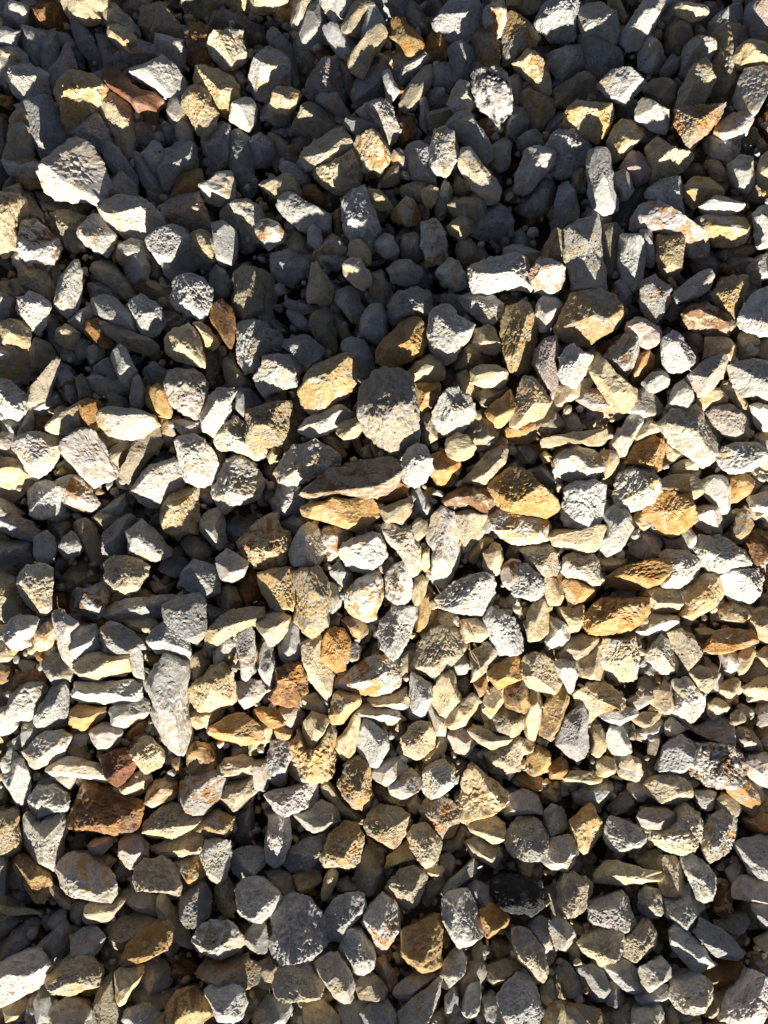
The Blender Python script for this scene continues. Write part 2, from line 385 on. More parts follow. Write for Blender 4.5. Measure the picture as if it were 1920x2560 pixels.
tc 1 8,92 14,88 19,86 19,93 12,97 6,96
@F
yt 2 0,34 6,31 12,33 16,42 16,54 13,64 7,73 2,74 -4,66 -7,50 -4,38 #tall olive-yellow stone
w 3 12,9 17,2 25,2 33,7 35,15 31,22 22,24 16,22 12,16
w 3 85,17 92,13 98,17 104,21 104,28 99,37 94,44 88,37 84,30 83,22 #teardrop white stone
w 2 105,24 112,18 120,12 127,9 131,14 129,20 123,25 115,28 108,30
t 1 104,28 112,29 116,32 110,38 103,42 99,38
yt 2 128,25 134,18 142,14 150,13 154,20 152,28 148,36 145,42 139,36 133,31
w 3 147,40 152,30 160,22 172,20 172,50 162,51 152,48
bt 2 111,38 118,32 126,31 134,35 141,40 145,46 140,51 130,50 120,48 112,44 #brown oval stone
y 3 29,46 34,34 38,25 48,23 58,21 66,25 70,32 72,40 69,47 60,52 53,57 44,57 34,52 #big ochre boulder
w 2 16,32 22,25 30,27 33,31 30,38 24,47 19,49 15,41
w 1 66,18 72,16 77,23 77,30 72,33 68,26
p 2 74,44 80,40 88,41 94,45 96,51 93,58 86,60 80,54 74,48
wb 2 60,66 66,58 72,52 77,48 82,53 82,60 80,68 76,76 71,77 65,71
b 1 54,60 64,54 74,49 76,52 70,58 62,64
wp 3 97,54 103,49 109,53 114,59 119,66 117,70 110,75 102,74 98,66
p 2 15,62 20,56 28,53 29,64 29,76 29,84 26,91 22,84 17,76 14,70
w 3 31,66 35,60 40,57 46,62 53,64 52,70 48,78 42,85 34,82 30,76 #crisp white shield-shaped stone
cy 3 5,84 8,78 14,79 20,86 26,94 22,101 15,107 5,111 0,110 1,100
co 1 28,86 34,83 42,84 50,78 51,83 44,90 36,95 27,102 25,96
c 2 50,74 55,63 60,70 66,78 73,82 80,86 81,92 78,98 71,101 64,97 60,90 54,82 #long cream slab lying diagonally
p 1 43,94 48,87 57,87 62,92 68,98 74,102 66,106 58,106 52,101
w 2 77,92 85,86 92,90 99,97 96,103 88,106 80,102 74,101
o 1 80,64 86,61 91,66 91,74 85,79 79,82 77,76
w 2 84,82 90,76 97,74 102,78 101,84 96,88 89,88
w 2 102,90 105,84 111,81 117,85 118,93 113,99 105,102 100,99
p 3 114,78 120,72 128,66 136,63 139,68 139,74 134,82 128,90 122,91 117,84 #smooth lilac-white wedge
c 2 126,52 134,51 141,54 146,58 145,66 140,70 136,64 130,64 125,67
t 1 114,50 121,49 124,55 124,62 117,61
w 3 141,71 150,68 160,68 172,69 172,94 164,93 156,90 150,91 146,85 143,78
cy 1 119,94 127,87 134,86 140,92 136,97 126,100 121,99
c 1 146,52 152,48 158,52 158,58 150,64 146,60
t 1 156,58 164,54 172,54 172,66 164,68 157,63
cy 1 136,82 143,82 148,90 153,96 152,101 146,100 142,94 137,90
tw 3 95,110 100,104 110,99 120,97 125,100 127,108 131,115 136,122 135,130 130,134 124,137 117,131 109,126 101,119 #broad layered greyish stone
p 2 127,102 134,98 142,97 148,102 152,110 153,118 146,121 138,116 131,110
c 3 20,120 28,116 40,114 52,113 61,112 62,118 57,123 49,123 40,119 30,124 22,125 #long flat cream sliver
w 2 64,122 68,114 74,106 80,102 86,106 82,112 78,120 74,130 68,130
c 2 79,118 84,110 90,106 95,108 96,114 88,117 82,121
oy 2 73,134 78,126 84,120 92,117 98,120 99,128 99,136 92,140 84,136
c 1 98,120 104,124 112,128 106,132 100,136 99,126
wc 3 134,132 138,124 146,121 158,121 165,126 164,134 156,139 144,141 137,138
wy 2 27,134 34,126 42,124 50,126 56,130 58,138 53,145 44,147 35,145 28,140
t 1 56,127 66,126 70,134 66,142 58,144 58,134
wg 3 34,152 42,146 52,146 60,150 61,160 62,168 54,176 44,177 34,174 32,162
wy 3 67,150 70,141 80,137 90,138 94,146 97,153 93,160 85,163 76,166 68,163 66,156
oy 3 88,164 96,154 104,150 112,152 116,160 118,166 112,178 106,182 98,180 92,172 86,168 #golden stone with white patches
to 2 96,146 106,142 116,142 124,146 124,154 118,158 113,153 104,150 97,152
w 2 125,146 132,143 138,143 142,150 142,160 141,166 136,167 130,160 125,154
oy 2 142,144 150,140 158,146 155,152 148,158 142,160
w 2 155,156 164,153 172,154 172,168 162,168 155,163
w 2 154,98 160,95 172,97 172,112 166,114 158,108
cy 1 157,118 166,113 172,114 172,138 164,140 158,128
g 1 12,140 20,137 28,142 34,150 30,154 22,150 14,146
yo 3 -14,150 -6,142 2,137 10,140 14,146 22,152 28,157 30,166 18,170 4,168 -8,164 #wide ochre stone with a shadowed foot
o 1 -4,112 8,110 14,108 15,116 12,121 0,121 -4,118
t 1 16,107 24,100 30,104 34,110 30,114 22,118 17,114
t 0 44,102 50,103 54,110 50,113 46,110
c 1 104,136 112,132 120,134 119,140 112,142 104,141
g 0 2,124 10,122 16,126 14,134 4,134
o 1 57,145 64,144 66,148 61,150 57,148
@G
g 2 -4,0 10,-1 20,6 25,12 23,18 12,17 2,13 -4,12
g 1 25,-2 42,-3 45,2 38,7 30,5
t 0 32,6 42,4 47,10 46,18 38,20
g 2 22,17 31,12 35,16 36,26 32,32 24,33 21,26
g 2 37,23 42,16 47,12 51,17 53,24 49,29 43,31
t 1 50,8 57,5 62,12 66,22 66,31 60,34 54,24 50,16
g 1 -4,22 10,20 20,19 21,28 16,36 6,39 -4,36
t 1 60,4 68,-2 82,-3 84,2 76,8 68,12
g 2 67,14 76,6 84,2 88,5 84,12 81,20 80,28 72,31 66,27
g 3 82,13 88,8 93,4 99,10 105,18 110,24 109,29 100,32 90,30 82,28 83,20 #shaded blue-grey pyramid
cy 2 112,-14 120,-17 128,-17 128,-8 128,4 126,14 120,14 115,17 108,12 104,4 106,-4
w 2 129,6 136,0 142,-2 145,4 145,12 146,20 141,25 135,19 130,12
t 1 118,20 124,15 132,20 137,26 132,31 122,28
g 0 146,8 156,0 166,2 164,12 154,24 148,20
w 3 140,30 148,23 154,27 161,33 158,41 150,46 143,44 141,37
wg 2 120,38 126,31 134,33 140,37 142,46 141,53 134,55 124,51 118,46
g 1 104,32 112,28 120,31 121,38 112,42 104,38
tc 3 67,33 73,29 82,28 90,31 96,36 95,42 90,46 87,51 81,53 73,50 68,44 #craggy tan stone with a sunlit top
y 0 39,44 46,36 54,32 60,36 62,44 56,48 46,50
cw 3 13,42 19,34 28,33 34,38 35,46 33,54 33,62 29,66 23,68 17,62 13,54 12,47 #crumbly yellow-grey upright stone
t 1 -4,44 4,40 11,44 13,56 16,66 6,70 -4,66
wb 1 47,56 52,50 60,49 68,47 72,52 68,60 66,68 60,71 52,69 48,63
b 0 36,54 42,53 44,62 36,69 33,64
g 1 69,64 78,59 92,56 104,54 112,55 113,60 107,66 98,69 84,70 72,70
g 3 107,60 113,56 122,54 129,53 133,60 133,72 132,80 126,86 119,78 113,74 107,70
g 1 133,59 140,62 146,66 142,72 134,75
t 1 141,54 148,47 154,50 157,58 152,64 146,65 141,60
t 2 134,78 142,69 150,64 160,62 170,63 172,70 160,76 150,80 142,86 136,88
w 3 2,76 8,69 14,66 20,67 26,69 24,76 19,82 20,86 14,89 7,87 1,80
co 2 22,80 27,74 33,70 36,76 34,86 27,90 21,88
w 2 37,65 43,63 48,68 52,71 50,75 44,78 46,86 50,95 47,101 42,96 38,88 35,78
g 2 44,78 52,75 60,74 64,80 65,91 58,95 50,94 46,86
g 2 66,76 71,72 79,74 86,79 91,85 92,90 84,90 74,92 66,90
w 2 82,85 90,84 92,94 93,108 88,108 84,102 83,93
t 1 79,70 88,68 98,69 102,73 94,78 86,76
gw 3 96,82 101,75 108,70 115,74 122,80 123,90 121,97 116,92 108,93 100,92 #blocky grey stone with a lit ledge
c 3 49,99 56,93 68,92 78,92 83,94 83,103 78,107 70,106 60,110 52,108 48,104 #flat cream brick-like stone
w 3 47,116 50,110 62,110 74,110 84,109 90,113 90,120 85,125 74,126 62,126 52,125 47,121 #long white bar-shaped stone
w 3 104,98 108,92 114,95 122,99 123,107 121,112 120,123 121,132 123,142 122,152 118,159 110,155 104,150 100,141 97,131 96,114 99,105 #tall white upright stone
g 1 25,95 32,91 40,94 47,102 44,110 36,113 31,106
wt 2 7,118 14,112 20,110 28,112 30,116 27,125 20,133 12,134 7,128
wg 2 25,128 30,120 36,113 42,111 44,120 44,130 41,138 34,142 25,141 23,134
yo 2 46,128 52,124 60,127 68,127 66,134 58,138 52,143 45,141
w 2 72,128 80,124 90,120 96,124 96,131 88,136 80,141 75,140
p 2 59,142 66,137 73,138 79,143 76,150 71,154 64,153 60,148
oy 1 82,144 88,137 95,134 95,141 90,146 83,151
wc 3 13,156 22,149 30,142 40,141 47,145 44,151 42,158 34,163 26,166 18,165 #slanting white slab with split edges
w 2 2,160 7,153 12,158 16,164 18,172 4,172
w 2 -4,128 5,126 10,132 10,140 6,144 -4,140
b 1 11,106 20,102 28,104 31,110 22,111 12,112
g 1 16,138 24,137 30,142 26,150 17,152
c 3 85,155 91,147 97,146 103,151 106,160 104,165 96,170 89,164
r 3 64,158 72,155 82,154 88,160 87,166 84,174 76,178 70,172 66,166 #dark rust-red stone
t 1 42,158 46,150 52,152 58,157 60,160 50,160
cw 3 30,168 40,160 52,159 62,162 70,168 71,172 68,177 58,174 46,172 36,172
cy 3 122,117 128,108 136,101 144,99 150,104 152,112 153,121 147,127 138,130 128,128 123,123 #round crusty yellow stone
wb 3 155,80 161,73 165,80 166,92 166,103 160,110 156,104 154,92 #dark-streaked upright oval stone
wb 1 139,90 146,83 152,86 153,96 151,104 146,100 140,98
t 1 122,94 130,91 136,98 132,106 124,110
yo 3 134,144 142,136 150,132 158,131 166,136 170,142 170,148 160,151 148,150 140,148
yb 2 122,154 128,149 135,151 139,158 138,168 130,172 121,168
p 2 153,112 160,108 168,110 172,118 166,124 160,128 154,120
c 1 -4,86 5,88 8,94 2,98 -4,96
w 1 8,148 12,145 15,148 14,153 9,153
b 1 -3,102 5,100 8,106 2,111 -3,110
c 1 123,130 132,130 140,128 146,126 142,134 130,140 124,136
o 1 111,161 117,160 118,168 112,170
b 1 155,46 162,38 168,42 168,56 160,60 157,52
@H
co 3 0,8 6,4 14,2 15,10 20,14 22,24 20,33 10,38 0,36 -6,30 -12,20 -4,12 #cream and orange angular stone
g 1 16,6 24,2 32,6 32,12 26,18 18,14
w 3 24,20 28,12 34,8 39,11 43,17 46,24 43,31 39,36 30,37 23,33 22,27
wo 1 45,12 52,9 60,11 61,18 56,24 50,29 46,24 44,17
w 3 55,27 58,20 66,16 75,13 80,14 83,21 85,29 80,36 74,39 64,39 58,35 #chunky white stone with a shaded base
pc 2 78,10 86,8 94,12 100,10 103,18 106,23 107,34 104,41 100,41 97,33 92,25 85,19 80,14
t 2 101,8 106,4 111,6 112,13 107,17 103,20 102,13
wc 3 116,2 122,-2 128,2 130,10 131,18 133,26 131,34 127,42 122,50 115,46 114,38 114,30 115,25 111,19 113,10 #long greenish-white upright stone
tc 2 128,2 140,-2 150,2 151,8 146,16 140,23 134,26 132,16 130,10
c 1 107,25 113,23 113,34 110,39 106,36
y 1 136,26 144,18 152,15 153,20 147,28 142,34
c 2 147,26 153,20 158,22 160,30 157,40 150,41 147,35
pb 2 160,36 165,31 172,32 172,46 164,50 159,44
w 3 117,56 122,50 130,44 138,40 146,39 153,42 155,50 154,60 150,66 142,69 134,66 126,64 118,62 #wide smooth white stone
gw 3 148,70 153,62 160,64 168,70 172,80 174,90 168,92 158,93 154,86 150,78 #blue speckled stone
wb 3 85,40 90,35 96,32 99,38 101,45 101,55 97,60 88,60 84,55 84,47 #white stone with a brown blotch
wo 3 58,60 60,50 66,44 72,40 79,39 82,46 83,54 79,62 78,69 72,72 64,69 59,64
c 2 102,44 108,41 112,44 110,53 106,60 102,61 101,52
yt 3 2,40 10,37 20,36 26,38 28,48 26,58 24,66 16,66 9,62 4,54 2,47
ty 3 23,40 32,36 40,36 44,42 47,48 47,58 46,66 47,72 42,76 36,82 30,78 24,72 26,64 28,52 #tan and ochre craggy stone
w 1 46,46 52,49 55,56 54,62 48,67 46,58
g 1 48,38 54,33 58,38 62,40 62,46 56,50 50,44
w 3 84,68 88,61 96,61 104,62 105,68 101,76 97,86 92,93 86,91 79,87 79,77 #clean white oblong stone
yo 1 106,58 113,54 116,62 116,72 110,80 104,76 104,66
tc 2 0,72 8,66 16,64 22,68 21,76 14,85 9,86 6,78
gw 1 15,84 22,72 27,76 28,86 28,96 20,97 15,92
oy 3 45,80 51,75 57,77 61,84 60,90 58,96 58,102 52,105 46,100 42,95 43,87 #orange upright block
yb 1 56,70 64,69 70,72 75,78 73,83 68,85 62,80 57,74
w 2 60,86 65,85 69,88 67,96 62,97 58,94
bo 3 13,101 20,98 28,98 32,106 33,112 34,116 28,121 28,126 20,125 12,124 8,120 14,111 #pitted brown-orange stone
w 2 2,92 6,85 11,88 12,96 14,104 14,108 9,114 4,108 1,102
ct 2 29,88 36,84 42,82 43,90 43,97 48,102 51,106 50,116 46,122 40,116 34,108 30,98
wo 3 52,114 60,106 68,98 78,94 86,94 92,99 94,106 93,113 86,118 76,119 66,118 56,116 #shark-fin white stone with a brown corner
t 1 94,94 100,91 105,90 103,98 100,106 96,110 93,100
tc 3 104,93 108,84 114,77 122,74 130,77 136,84 136,88 130,95 122,102 116,110 108,106 101,103 #long ridged yellowish stone
c 2 133,70 142,69 150,72 151,80 146,84 136,84 133,78
c 1 118,70 124,66 131,68 133,75 127,75 119,73
tc 2 138,92 146,87 154,88 157,94 152,102 144,108 139,110 140,100
w 1 126,98 133,93 138,97 136,104 130,106
yo 2 150,104 158,98 168,93 172,96 172,106 164,112 156,114
c 3 116,112 120,104 125,102 129,107 130,115 133,122 133,130 126,134 118,133 114,126 114,119 #yellow-cream cone-shaped stone
w 3 101,104 108,108 114,112 115,120 112,126 110,132 104,135 99,132 100,122 100,114
cp 2 73,121 82,119 90,118 97,114 100,122 100,128 94,128 84,125 76,125
y 3 47,132 49,122 54,116 62,118 68,120 68,126 62,132 57,138 50,138
oy 2 -2,128 6,126 14,128 21,133 18,138 10,139 2,134
w 1 30,122 38,118 46,122 47,130 42,131 34,127
c 3 31,136 36,130 44,132 48,135 44,143 40,150 36,156 30,152 30,143 #cream wedge perched on a larger tan stone
yt 2 24,150 29,142 30,152 36,156 42,148 48,138 51,150 50,160 50,170 42,174 30,175 22,168
p 1 16,127 26,126 31,130 28,140 24,142 20,136
c 2 11,141 18,138 24,142 22,147 14,147
c 2 -4,136 4,136 10,141 7,150 2,157 -4,158
gp 2 6,162 10,150 16,148 24,150 23,160 20,168 16,180 4,174
w 2 64,130 72,125 82,124 90,128 96,134 92,138 84,139 76,137 70,133
wg 3 67,142 70,134 76,137 82,142 86,150 84,156 81,162 78,166 71,162 66,156 65,149
c 2 52,152 56,144 62,133 66,130 68,136 65,148 65,154 60,158 55,159
c 3 94,146 99,139 106,136 113,137 116,146 116,154 110,157 104,160 97,157 95,152 #plump cream stone
w 2 112,120 114,132 124,134 123,146 116,144 112,136
c 1 117,148 123,146 122,156 116,163 112,164 108,160 116,154
cy 3 125,130 132,122 140,118 145,122 142,130 136,138 128,142 124,138
o 2 140,110 145,106 149,108 150,114 146,119 142,120 #small round orange pebble
cy 2 148,120 154,114 160,114 161,122 156,130 150,138 147,132
t 1 130,110 135,107 139,110 138,118 132,120
p 2 125,144 132,140 140,146 141,152 136,158 129,156 125,150
tc 2 137,142 146,140 156,146 166,144 162,150 152,154 144,150
t 1 151,134 158,127 168,126 170,138 162,142 154,140
g 1 136,156 143,154 148,160 150,166 144,168
t 2 146,156 154,152 164,148 172,148 172,168 160,170 152,168
@I
wy 3 -14,4 -8,0 2,-6 12,-3 20,2 25,8 24,18 20,21 8,21 0,20 -6,17 -12,12
c 3 25,16 30,12 42,11 52,7 62,9 62,14 58,19 53,26 44,26 34,24 28,22
wc 3 58,2 66,-4 72,-2 76,4 78,10 74,17 70,24 63,29 58,24 56,18 62,14
p 2 115,6 119,-1 126,-4 134,-3 137,6 137,14 130,15 122,11
p 1 78,16 86,12 92,15 97,20 94,26 86,30 78,26
t 1 99,17 108,16 110,20 106,24 100,23
w 2 110,14 115,10 119,16 119,22 116,28 110,24
y 2 146,4 150,-2 155,0 157,8 152,14 146,18 142,17
b 1 150,20 156,13 166,14 172,18 170,26 160,34 154,32
w 3 118,24 122,15 134,16 142,19 150,25 155,31 154,35 146,36 136,39 126,38 122,32 #half-shaded white tent-shaped stone
cw 2 5,25 14,23 24,22 30,27 31,36 29,41 20,41 14,37 10,31
tw 3 33,30 40,26 52,27 56,32 58,38 61,44 57,48 50,50 44,46 36,43 32,39
cy 1 55,30 64,30 74,31 70,36 62,39 58,38
yo 3 60,44 68,38 78,33 90,30 104,29 104,36 100,44 94,49 84,52 76,54 68,50 62,48 #slanting slab with orange crust
w 3 94,30 102,25 112,25 118,29 123,35 122,39 116,46 106,49 98,49 97,46 104,36 104,30
wg 3 1,42 5,35 11,34 17,40 21,45 20,54 14,59 6,56 0,52
cy 2 20,43 27,42 31,48 34,55 32,60 24,60 20,54
oc 2 34,44 40,43 46,46 55,50 54,56 46,60 38,65 36,56 34,50
yc 2 108,52 116,46 124,39 132,41 136,47 137,54 130,61 124,64 116,69 108,66 112,60
c 2 84,54 92,49 102,50 109,52 112,60 106,65 98,66 90,66 88,58
w 2 82,78 86,72 92,66 100,67 108,68 108,74 100,78 90,80
yo 3 48,68 52,62 58,56 68,56 80,56 88,56 88,64 84,71 76,77 68,81 56,82 52,82 48,76 #golden crusted flat stone
w 3 135,44 140,38 150,36 160,37 163,42 162,52 157,60 148,60 140,53 #white cup-shaped stone
cy 3 10,66 14,60 20,56 23,62 24,70 24,78 18,83 11,84 9,76
c 2 30,62 38,62 46,60 47,70 42,78 36,79 36,70 31,68
w 2 24,68 30,70 36,74 38,82 32,88 26,88 22,84 25,76
tc 2 31,92 38,82 46,80 52,82 58,82 54,88 48,92 42,96 32,97
cw 3 58,88 60,82 68,82 78,80 80,86 83,92 82,100 82,108 74,112 66,110 60,103 57,96 #big greenish-cream slab
gc 3 88,92 92,86 97,80 102,84 104,90 108,97 106,104 98,106 93,102 88,97
tc 2 98,80 108,75 116,80 121,88 120,94 114,102 108,108 107,98 104,88
op 3 122,90 128,83 134,77 146,76 156,77 160,83 152,87 144,88 134,92 #pinkish-orange pointed slab
cy 2 152,68 162,62 172,64 172,80 164,86 160,82 156,76
c 1 119,76 126,75 132,78 126,83 121,82
tb 1 134,62 142,58 152,60 158,64 152,70 142,72 134,70
w 1 135,92 142,90 147,94 146,102 142,108 137,104
c 2 147,94 154,88 159,90 156,98 150,106 146,102
t 1 150,102 158,96 166,98 166,106 156,110 150,109
c 2 158,92 164,87 172,86 172,100 164,100
c 3 5,104 8,94 14,91 22,94 27,98 30,106 34,112 28,117 18,116 8,112
w 3 27,98 34,96 42,97 42,106 40,114 37,118 33,110 29,104
c 2 43,97 50,90 57,84 58,94 60,104 60,110 52,106 44,106
cy 3 41,118 50,112 60,111 68,116 73,122 72,126 62,122 58,126 54,134 49,140 46,130 42,124
tc 3 114,104 120,100 128,101 136,106 132,114 126,118 120,114
cy 2 134,112 142,108 148,108 147,115 140,122 134,118
cy 2 150,114 158,108 172,104 172,120 164,125 156,122
w 3 102,108 110,106 116,110 122,117 125,125 124,134 120,139 110,137 103,132 104,124 106,116 #large pale leaf-shaped stone
t 2 93,116 100,110 105,116 106,124 102,130 96,130 90,124
w 1 74,122 84,117 93,116 90,122 82,128 78,127
gw 3 57,126 64,122 72,125 80,128 83,131 76,136 68,138 58,134
c 2 77,134 86,130 98,131 92,137 84,139
gp 3 30,148 34,138 40,130 46,126 50,132 49,142 50,152 47,159 42,161 35,156 29,151 #smooth lilac-grey kite-shaped stone
yb 2 22,126 27,118 34,116 37,124 34,134 30,144 26,148 19,144 20,136
by 2 -4,112 4,108 10,114 13,124 10,130 2,132 -4,128
c 1 11,120 16,116 19,124 18,136 15,146 9,143 8,132
c 2 -4,132 6,131 8,136 4,144 -2,148
c 2 52,140 58,139 62,146 61,154 56,159 51,156
w 3 63,140 70,137 74,143 77,150 78,156 70,158 63,154 62,147
ct 2 127,124 132,120 138,123 142,129 136,134 131,136 127,130
t 2 141,132 148,128 152,133 153,137 146,139 141,137
w 2 158,130 164,124 172,124 172,136 164,137
w 2 145,145 150,139 156,142 160,148 163,153 156,156 149,153
p 1 116,140 124,138 134,134 141,136 143,144 143,151 134,148 124,144
w 2 99,138 104,133 110,138 113,142 106,146 100,145
g 1 84,141 90,138 97,134 97,142 92,146 85,145
tb 1 89,146 95,144 97,152 93,164 88,166 88,155
gw 3 98,152 104,147 110,145 116,149 119,153 115,162 112,168 104,170 94,168
wb 3 120,150 130,148 140,150 147,156 151,162 150,172 140,180 128,180 118,174 116,164 #white stone capped with brown
cw 2 69,164 76,157 82,160 85,168 80,174 70,172
c 1 1,150 8,147 15,150 14,155 8,157 2,154
yo 2 10,160 16,153 24,156 26,164 20,170 10,170
cy 2 54,162 60,158 67,162 68,170 60,174 54,170
w 3 151,164 156,158 166,157 172,160 172,178 160,176 154,172
o 2 24,164 32,160 37,164 34,172 24,172
@J
w 3 1,4 6,-4 14,-5 18,2 19,12 17,22 13,28 8,26 6,18 2,12
bo 2 -4,15 3,13 6,19 4,24 -4,25
w 3 20,16 26,11 34,11 40,15 45,21 42,28 36,30 30,30 27,35 22,31 19,24
wc 3 15,32 20,28 24,34 28,35 32,30 40,30 43,38 42,44 39,48 38,56 37,66 35,69 30,66 24,60 18,56 14,50 14,40 #tall crumbly white stone
c 3 -4,30 4,28 9,27 13,30 12,36 14,46 12,54 5,58 -4,56
bo 3 44,34 46,26 50,16 56,9 63,12 68,15 78,15 86,18 92,23 91,32 89,40 80,44 72,45 60,43 49,43 #big yellow stone with a dark brown patch
w 1 32,2 42,-2 50,2 50,8 44,15 38,14 32,9
c 2 74,12 82,6 90,3 97,5 98,9 94,15 88,18 80,15 74,15
co 2 95,16 100,9 107,8 114,11 115,17 108,22 100,26 94,23
wo 3 114,20 117,10 124,4 134,2 142,4 146,8 145,16 140,21 133,28 126,30 118,26 #white stone with an orange hollow
tc 2 140,22 147,9 156,8 164,4 168,10 166,16 158,24 148,30
c 2 146,8 140,2 146,-6 156,-8 164,-4 164,3 156,7
ty 3 92,44 94,36 100,30 110,24 118,25 124,30 131,32 126,37 118,42 110,47 100,48 94,48
y 2 128,38 134,30 141,26 147,29 152,31 152,38 146,45 136,45 129,43
g 0 154,28 160,25 164,28 164,44 160,52 155,48
p 2 56,50 62,45 72,45 72,51 66,57 58,58
p 2 78,48 84,42 92,44 96,49 95,60 90,65 82,65 78,56
ct 2 98,52 106,49 116,44 124,40 132,45 134,52 126,57 114,57 104,57
w 3 134,46 142,46 149,48 150,56 148,66 146,73 142,76 136,71 132,62 130,56 #white tooth-shaped stone
co 2 113,61 120,58 128,57 131,64 133,70 129,75 123,77 119,70
tc 3 87,66 94,59 104,58 110,62 115,68 117,76 116,84 112,82 106,79 98,80 88,80 86,73 #arched rough tan stone
wy 3 36,68 40,60 48,56 55,57 60,63 67,67 73,72 74,78 72,86 68,88 60,85 50,85 44,84 38,78 #large white and yellow stone
yb 3 8,62 13,56 20,58 27,65 31,70 32,78 30,86 26,90 20,88 16,80 12,72
t 2 33,70 36,76 40,83 45,87 44,92 38,90 34,82
o 2 -4,60 6,59 6,66 2,73 -4,76
cy 1 61,59 70,57 75,60 70,66 64,64
c 2 -4,90 6,89 18,90 25,95 24,97 14,94 4,95 -4,95
g 0 2,112 10,104 20,98 24,102 20,112 10,118 0,126 -4,120
g 1 -4,96 8,96 11,100 4,108 -4,112
w 1 31,100 36,94 42,92 42,100 36,108 31,106
g 1 45,90 52,87 57,88 55,98 50,103 45,98
ct 2 54,96 57,88 66,88 74,87 81,84 80,88 74,94 68,102 58,105 54,102
g 2 46,108 54,103 64,104 68,110 64,118 54,120 47,116
g 1 26,114 36,106 42,98 46,106 46,116 42,124 34,126 30,118
g 1 82,80 87,80 96,82 102,86 104,94 98,97 90,94 84,88 80,84
g 0 74,95 80,90 88,95 82,99
t 1 71,103 80,98 92,96 100,99 96,106 84,112 78,117 72,110
t 2 102,84 107,82 109,90 114,97 120,104 122,112 125,119 121,118 114,112 110,104 104,96 #thin bone-shaped stone
gt 2 116,90 122,80 130,75 134,80 135,96 130,100 120,98 #dull grey cube-shaped stone
y 1 140,78 148,72 152,80 153,90 148,97 142,92
wp 3 153,78 158,73 166,71 174,76 182,82 181,90 176,97 168,102 160,98 155,90
g 2 149,56 160,52 170,54 172,62 164,68 156,76 151,70
yo 3 78,126 82,116 90,108 100,104 108,100 112,106 114,112 108,119 98,124 88,127 80,129 #diamond-shaped ochre stone with a bright rim
tw 3 124,112 130,102 138,97 148,96 154,100 158,108 157,117 150,124 140,130 132,126 126,120 #large round tan stone
pw 3 -4,128 6,122 14,117 24,115 31,118 34,126 32,134 27,140 22,148 12,152 2,157 -4,156 #big pinkish-white slab cut off by the photo edge
ty 3 29,137 36,130 42,124 50,121 58,121 62,126 66,134 64,142 56,143 50,146 43,149 34,144
g 0 67,114 74,112 80,118 78,128 72,134 67,126
g 1 90,130 100,126 108,130 110,140 102,146 92,140
cy 3 74,132 82,130 90,129 93,133 90,139 85,144 82,152 77,156 74,148 74,140
t 2 61,158 64,146 68,138 73,135 74,146 76,158 77,172 60,172
t 1 86,146 93,139 102,142 110,147 109,154 103,158 98,154 88,152
w 2 34,156 42,150 50,153 58,158 60,170 46,174 36,168 33,162
w 2 82,156 88,153 98,155 103,162 102,172 86,173 80,164
yb 2 110,152 116,142 124,140 132,146 137,154 138,166 130,174 112,174 107,164 #dark amber-brown boulder
wc 3 133,144 140,138 150,139 158,144 160,152 157,162 150,168 142,166 138,155
t 2 125,130 136,128 150,128 160,124 168,130 170,140 160,144 148,138 136,138
b 0 110,130 118,125 126,128 124,138 112,140
g 1 22,152 27,143 33,148 34,160 28,166 22,162
b 1 -4,158 4,155 12,153 8,164 2,172 -4,170
w 2 158,110 164,102 172,102 174,112 172,120 162,118
@K
p 2 -2,-4 8,-4 8,8 6,15 -2,13
yt 3 57,4 60,-4 68,-6 74,-2 75,8 76,18 74,24 69,28 62,25 56,18 53,11
w 3 6,18 12,14 22,12 32,10 38,8 39,18 39,26 34,29 22,29 12,30 9,24 #winged white stone
wc 3 24,31 36,27 42,22 48,24 53,30 54,36 46,41 36,43 29,38
tc 2 42,12 47,8 52,14 56,22 64,28 70,33 68,36 58,34 54,30 48,22
wp 2 8,32 14,30 20,30 22,40 21,52 18,60 11,66 6,58 6,48 8,40 #narrow pinkish-grey upright slab
g 1 19,62 24,52 34,46 44,44 46,50 40,58 34,66 24,68
cy 3 70,36 74,28 82,26 92,28 99,31 100,38 97,44 92,51 85,51 78,47 71,42 #fan-shaped cream-yellow stone
y 3 42,58 46,47 52,38 58,35 66,37 70,44 68,54 67,62 60,68 53,66 44,64 #hollowed ochre stone
by 1 77,12 84,11 92,17 97,22 92,26 82,25 77,20
w 2 76,2 84,-4 94,-6 98,0 92,6 84,10 77,8
w 3 85,12 92,5 100,1 106,6 108,11 104,16 96,19 88,17
wc 3 108,6 114,-2 122,-5 128,0 129,8 125,14 118,19 112,21 108,15
c 1 97,24 104,18 108,24 104,31 98,29
to 2 107,28 112,21 120,19 126,22 131,29 131,38 128,46 120,45 114,39
cy 3 133,10 137,0 143,-2 149,5 156,10 163,16 160,22 152,29 144,34 136,39 132,34 132,22 #big cream-yellow triangular stone
ct 3 98,44 102,37 109,36 115,41 120,48 119,56 115,63 108,65 105,60 100,52
yc 2 85,58 92,52 98,48 103,54 105,60 96,61 88,66 84,66
tg 1 66,66 69,56 72,53 78,58 82,64 83,74 80,83 72,84 66,76
t 1 70,44 76,48 83,52 83,64 79,62 74,54
c 2 107,66 114,64 122,65 120,70 112,70
ct 3 137,39 144,34 152,31 160,35 162,41 158,48 152,50 145,45
tc 2 136,50 142,45 150,49 158,51 160,57 156,66 148,62 140,57
t 1 122,48 129,46 132,38 136,40 134,50 128,55 121,54
g 1 120,58 126,56 130,62 128,70 122,68
tc 3 84,80 88,70 94,66 102,64 108,68 111,76 109,83 105,90 99,93 91,88 88,84 #plump tan stone
